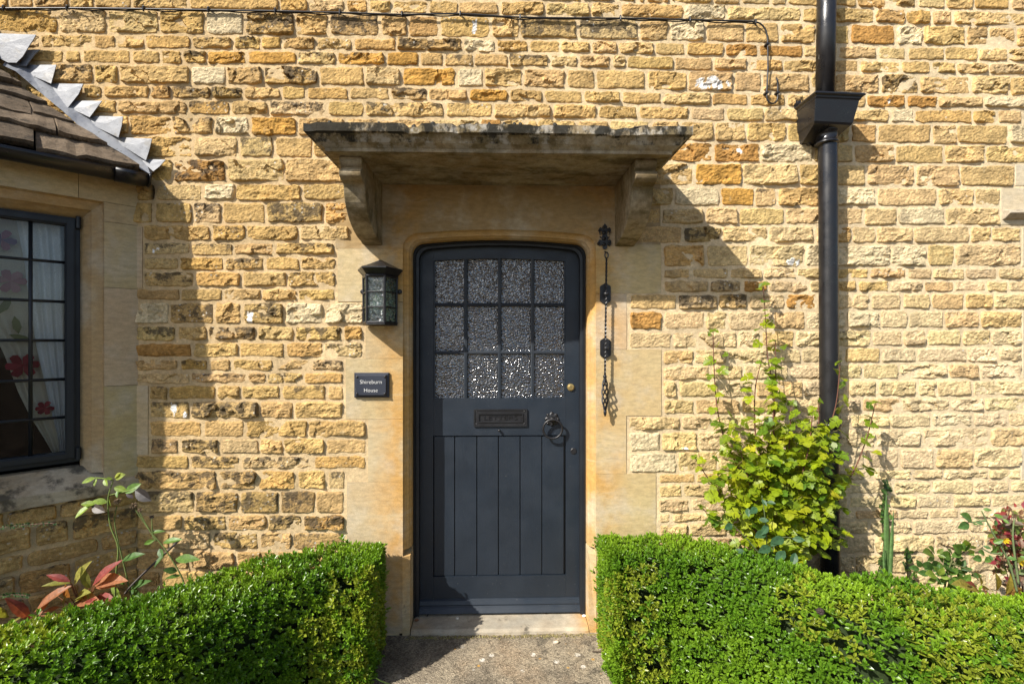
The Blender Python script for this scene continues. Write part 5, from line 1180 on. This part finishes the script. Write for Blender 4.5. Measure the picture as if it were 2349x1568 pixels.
for k in range(520):
    x = r.uniform(1130, 1500); y = r.gauss(600, 130)
    if y < 380+max(0, 1230-x)*.8 or y > 900: continue
    c = r.choice([(.26, .05, .04), (.32, .10, .05), (.13, .16, .03), (.10, .15, .03), (.17, .09, .05), (.22, .03, .04), (.12, .08, .05)]); a = Z7(x, y, -.40+r.uniform(-.1, .1)); d = Vector((r.gauss(0, 1), r.gauss(-.2, .5), r.gauss(.2, .8))); lv.append((a, d, Vector((r.gauss(0, .4), -.7, .6)), r.uniform(.022, .044), 'oval', np.array(c)*1.15))
for k in range(22): x = r.uniform(1170, 1480); stm.append([Z7(x, r.uniform(390, 560), -.4), Z7(x+r.uniform(-20, 30), 700, -.4), Z7(x*.4+1350*.6, 1000, -.4)])
bb = plant('red_shrub', 'twiggy shrub with small reddish leaves at the right edge', 'shrub', Z7(1350, 980, -.4), stm, lv, (.11, .065, .05), .0022)
for (fx, fy_) in ((1205, 603), (1320, 752)):
    fl_ = MB(); c = Z7(fx, fy_, -.52)
    for k in range(7):
        t = 6.28*k/7; fl_.col = (.72, .52, .02, 0); fl_.add([c, c+Vector((.016*math.cos(t-.4), -.004, .011*math.sin(t-.4))), c+Vector((.020*math.cos(t), -.010, .014*math.sin(t))), c+Vector((.016*math.cos(t+.4), -.004, .011*math.sin(t+.4)))], [(0, 1, 2, 3)])
    fl_.build('yellow_flower', M['leaf'], bb)
# rose leaves in front of the currant
lv = []
for (x, y, s) in ((715, 1170, 28), (740, 1185, 30), (690, 1215, 28), (700, 1275, 34), (745, 1305, 36), (735, 1340, 38), (800, 1370, 36), (830, 1375, 40), (875, 1375, 44), (835, 1440, 46), (890, 1450, 44), (560, 1300, 28), (640, 1215, 30), (580, 1430, 40), (760, 1420, 40)):
    an = r.uniform(0, 6.28); a = Zc(x, y, -.40); b = Zc(x+s*math.cos(an), y+s*abs(math.sin(an)), -.42); lv.append((a, b-a, Vector((r.gauss(-.2, .3), -.9, .5)), (b-a).length*1.5, 'oval', np.array((.055, .13, .055))*r.uniform(.85, 1.2)))
plant('rose_shoot', 'blue-green rose shoot in front of the currant bush', 'plant', Zc(740, 1500, -.38), [[Zc(715, 1150, -.39), Zc(735, 1300, -.39), Zc(745, 1500, -.38)], [Zc(870, 1370, -.39), Zc(800, 1380, -.39), Zc(750, 1500, -.38)], [Zc(560, 1300, -.39), Zc(640, 1380, -.39), Zc(740, 1500, -.38)]], lv, (.10, .13, .05), .003)
# cotoneaster sprays at the left edge
def coton(pts, Y, n, label, seed):
    rr2 = random.Random(seed); q = smooth_path([Z6(x, y, Y) for x, y in pts], 10); lv = []
    for k in range(n):
        p = q[rr2.randrange(len(q))]; d = Vector((rr2.gauss(0, .6), -.3, rr2.choice([-1, 1])*.7)); lv.append((p, d, Vector((rr2.gauss(0, .4), -.8, .5)), rr2.uniform(.008, .014), 'oval', np.array(rr2.choice([(.04, .09, .025), (.07, .13, .035)]))))
    plant('cotoneaster', label, 'shrub', q[0], [[q[0], q[len(q)//2], q[-1]]], lv, (.10, .06, .04), .0025)
coton([(-200, 560), (0, 520), (160, 500), (370, 488)], -.50, 90, 'thin cotoneaster spray with tiny leaves across the bay wall', 7)
coton([(-200, 1040), (-20, 985), (100, 965), (200, 975)], -.60, 110, 'dense cotoneaster spray low at the left edge', 8)

# ---- small things on the step and path
def pebble(px, py, s, col, label, z=None, cat='pebble'):
    z = .03 if z is None else z; c = PZ(px, py, z); m = MB(); rr2 = random.Random(int(px)); rings = []
    for a in np.linspace(-1.45, 1.45, 7):
        rings.append([c+Vector((s*math.cos(a)*math.cos(t)*(1+.15*math.sin(2*t+px)), s*.75*math.cos(a)*math.sin(t), s*.62*(math.sin(a)+.85))) for t in np.linspace(0, 6.283, 13)[:-1]])
    m.col = col+(0,); m.loft(rings, True, True); tag(m.build('pebble', M['stonebit'], smooth=True), label, cat, 'pale pebbles by the front door')
Z4 = lambda x, y: ((1350+x*.4896)*K4, (2050+y*.4896)*K4)
wp = (.62, .58, .50)
pebble(*Z4(980, 866), .010, wp, 'pale rounded pebble on the doorstep in the shadow of the hedge'); pebble(*Z4(1725, 800), .009, wp, 'off-white pebble close under the door weatherboard', .036); pebble(*Z4(2016, 848), .011, (.75, .72, .66), 'white flat pebble at the foot of the right jamb'); pebble(*Z4(1791, 1062), .0115, (.60, .48, .34), 'cream pebble alone on the path', .002)
def dryleaf(x, y, s, col, label, z=.032, an=0.):
    c = PZ(*Z4(x, y), z); m = MB(); put_leaves(m, 'oval', [c+Vector((0, 0, .004))], [(math.cos(an), math.sin(an)*.5, .25)], [(.2, -.6, .8)], [s], [col]); put_leaves(m, 'oval', [c+Vector((.004, .004, .002))], [(math.cos(an+.6), .6, .1)], [(-.3, -.5, .8)], [s*.7], [np.array(col)*.8]); tag(m.build('dry_leaf', M['leaf']), label, 'leaf', 'dry leaves on the doorstep')
dryleaf(625, 885, .03, (.24, .11, .05), 'orange-brown curled leaf at the foot of the left jamb'); dryleaf(790, 818, .028, (.13, .07, .045), 'brown leaf lying under the weatherboard', .036, .3); dryleaf(728, 850, .016, (.05, .035, .03), 'tiny dark crumpled leaf on the step', .034, 1.2); dryleaf(1695, 828, .018, (.06, .04, .03), 'small dark curled leaf beside the off-white pebble', .034, .8)
tw = MB(); tw.col = (.06, .04, .03, 0); tw.tube([PZ(*Z4(2080, 1130), .008), PZ(*Z4(2150, 1133), .012), PZ(*Z4(2235, 1136), .010)], .0022, 6); tag(tw.build('twig', M['bark']), 'thin dark twig on the path beside the right hedge', 'twig')
# trailing sprig at the bottom of the picture
q = [PZ(*Z4(180, 1370), .04), PZ(*Z4(270, 1330), .06), PZ(*Z4(360, 1370), .05), PZ(*Z4(440, 1400), .03)]; lv = []; qq = smooth_path(q, 10)
for k in range(len(qq)):
    for sg in (-1, 1): lv.append((qq[k], Vector((.2, sg*.8, .35)), Vector((0, -.4, 1)), .013, 'oval', np.array((.13, .22, .06))))
plant('trailing_sprig', 'trailing sprig with tiny round leaves crossing the path edge', 'plant', q[0], [q], lv[::2], (.12, .08, .04), .0018)
cn = MB(); cn.col = (.05, .035, .03, 0); c = PZ((2350+2083*.447)*K4, (2050+882*.447)*K4, HRt+.012)
for k in range(60):
    d = Vector((r.gauss(0, 1), r.gauss(0, 1), r.gauss(0, 1))).normalized(); cn.tube([c+d*.004, c+d*.0125], [.004, .0028], 4)
tag(cn.build('seed_cone', M['bark']), 'dark seed cone caught on top of the right hedge', 'cone')
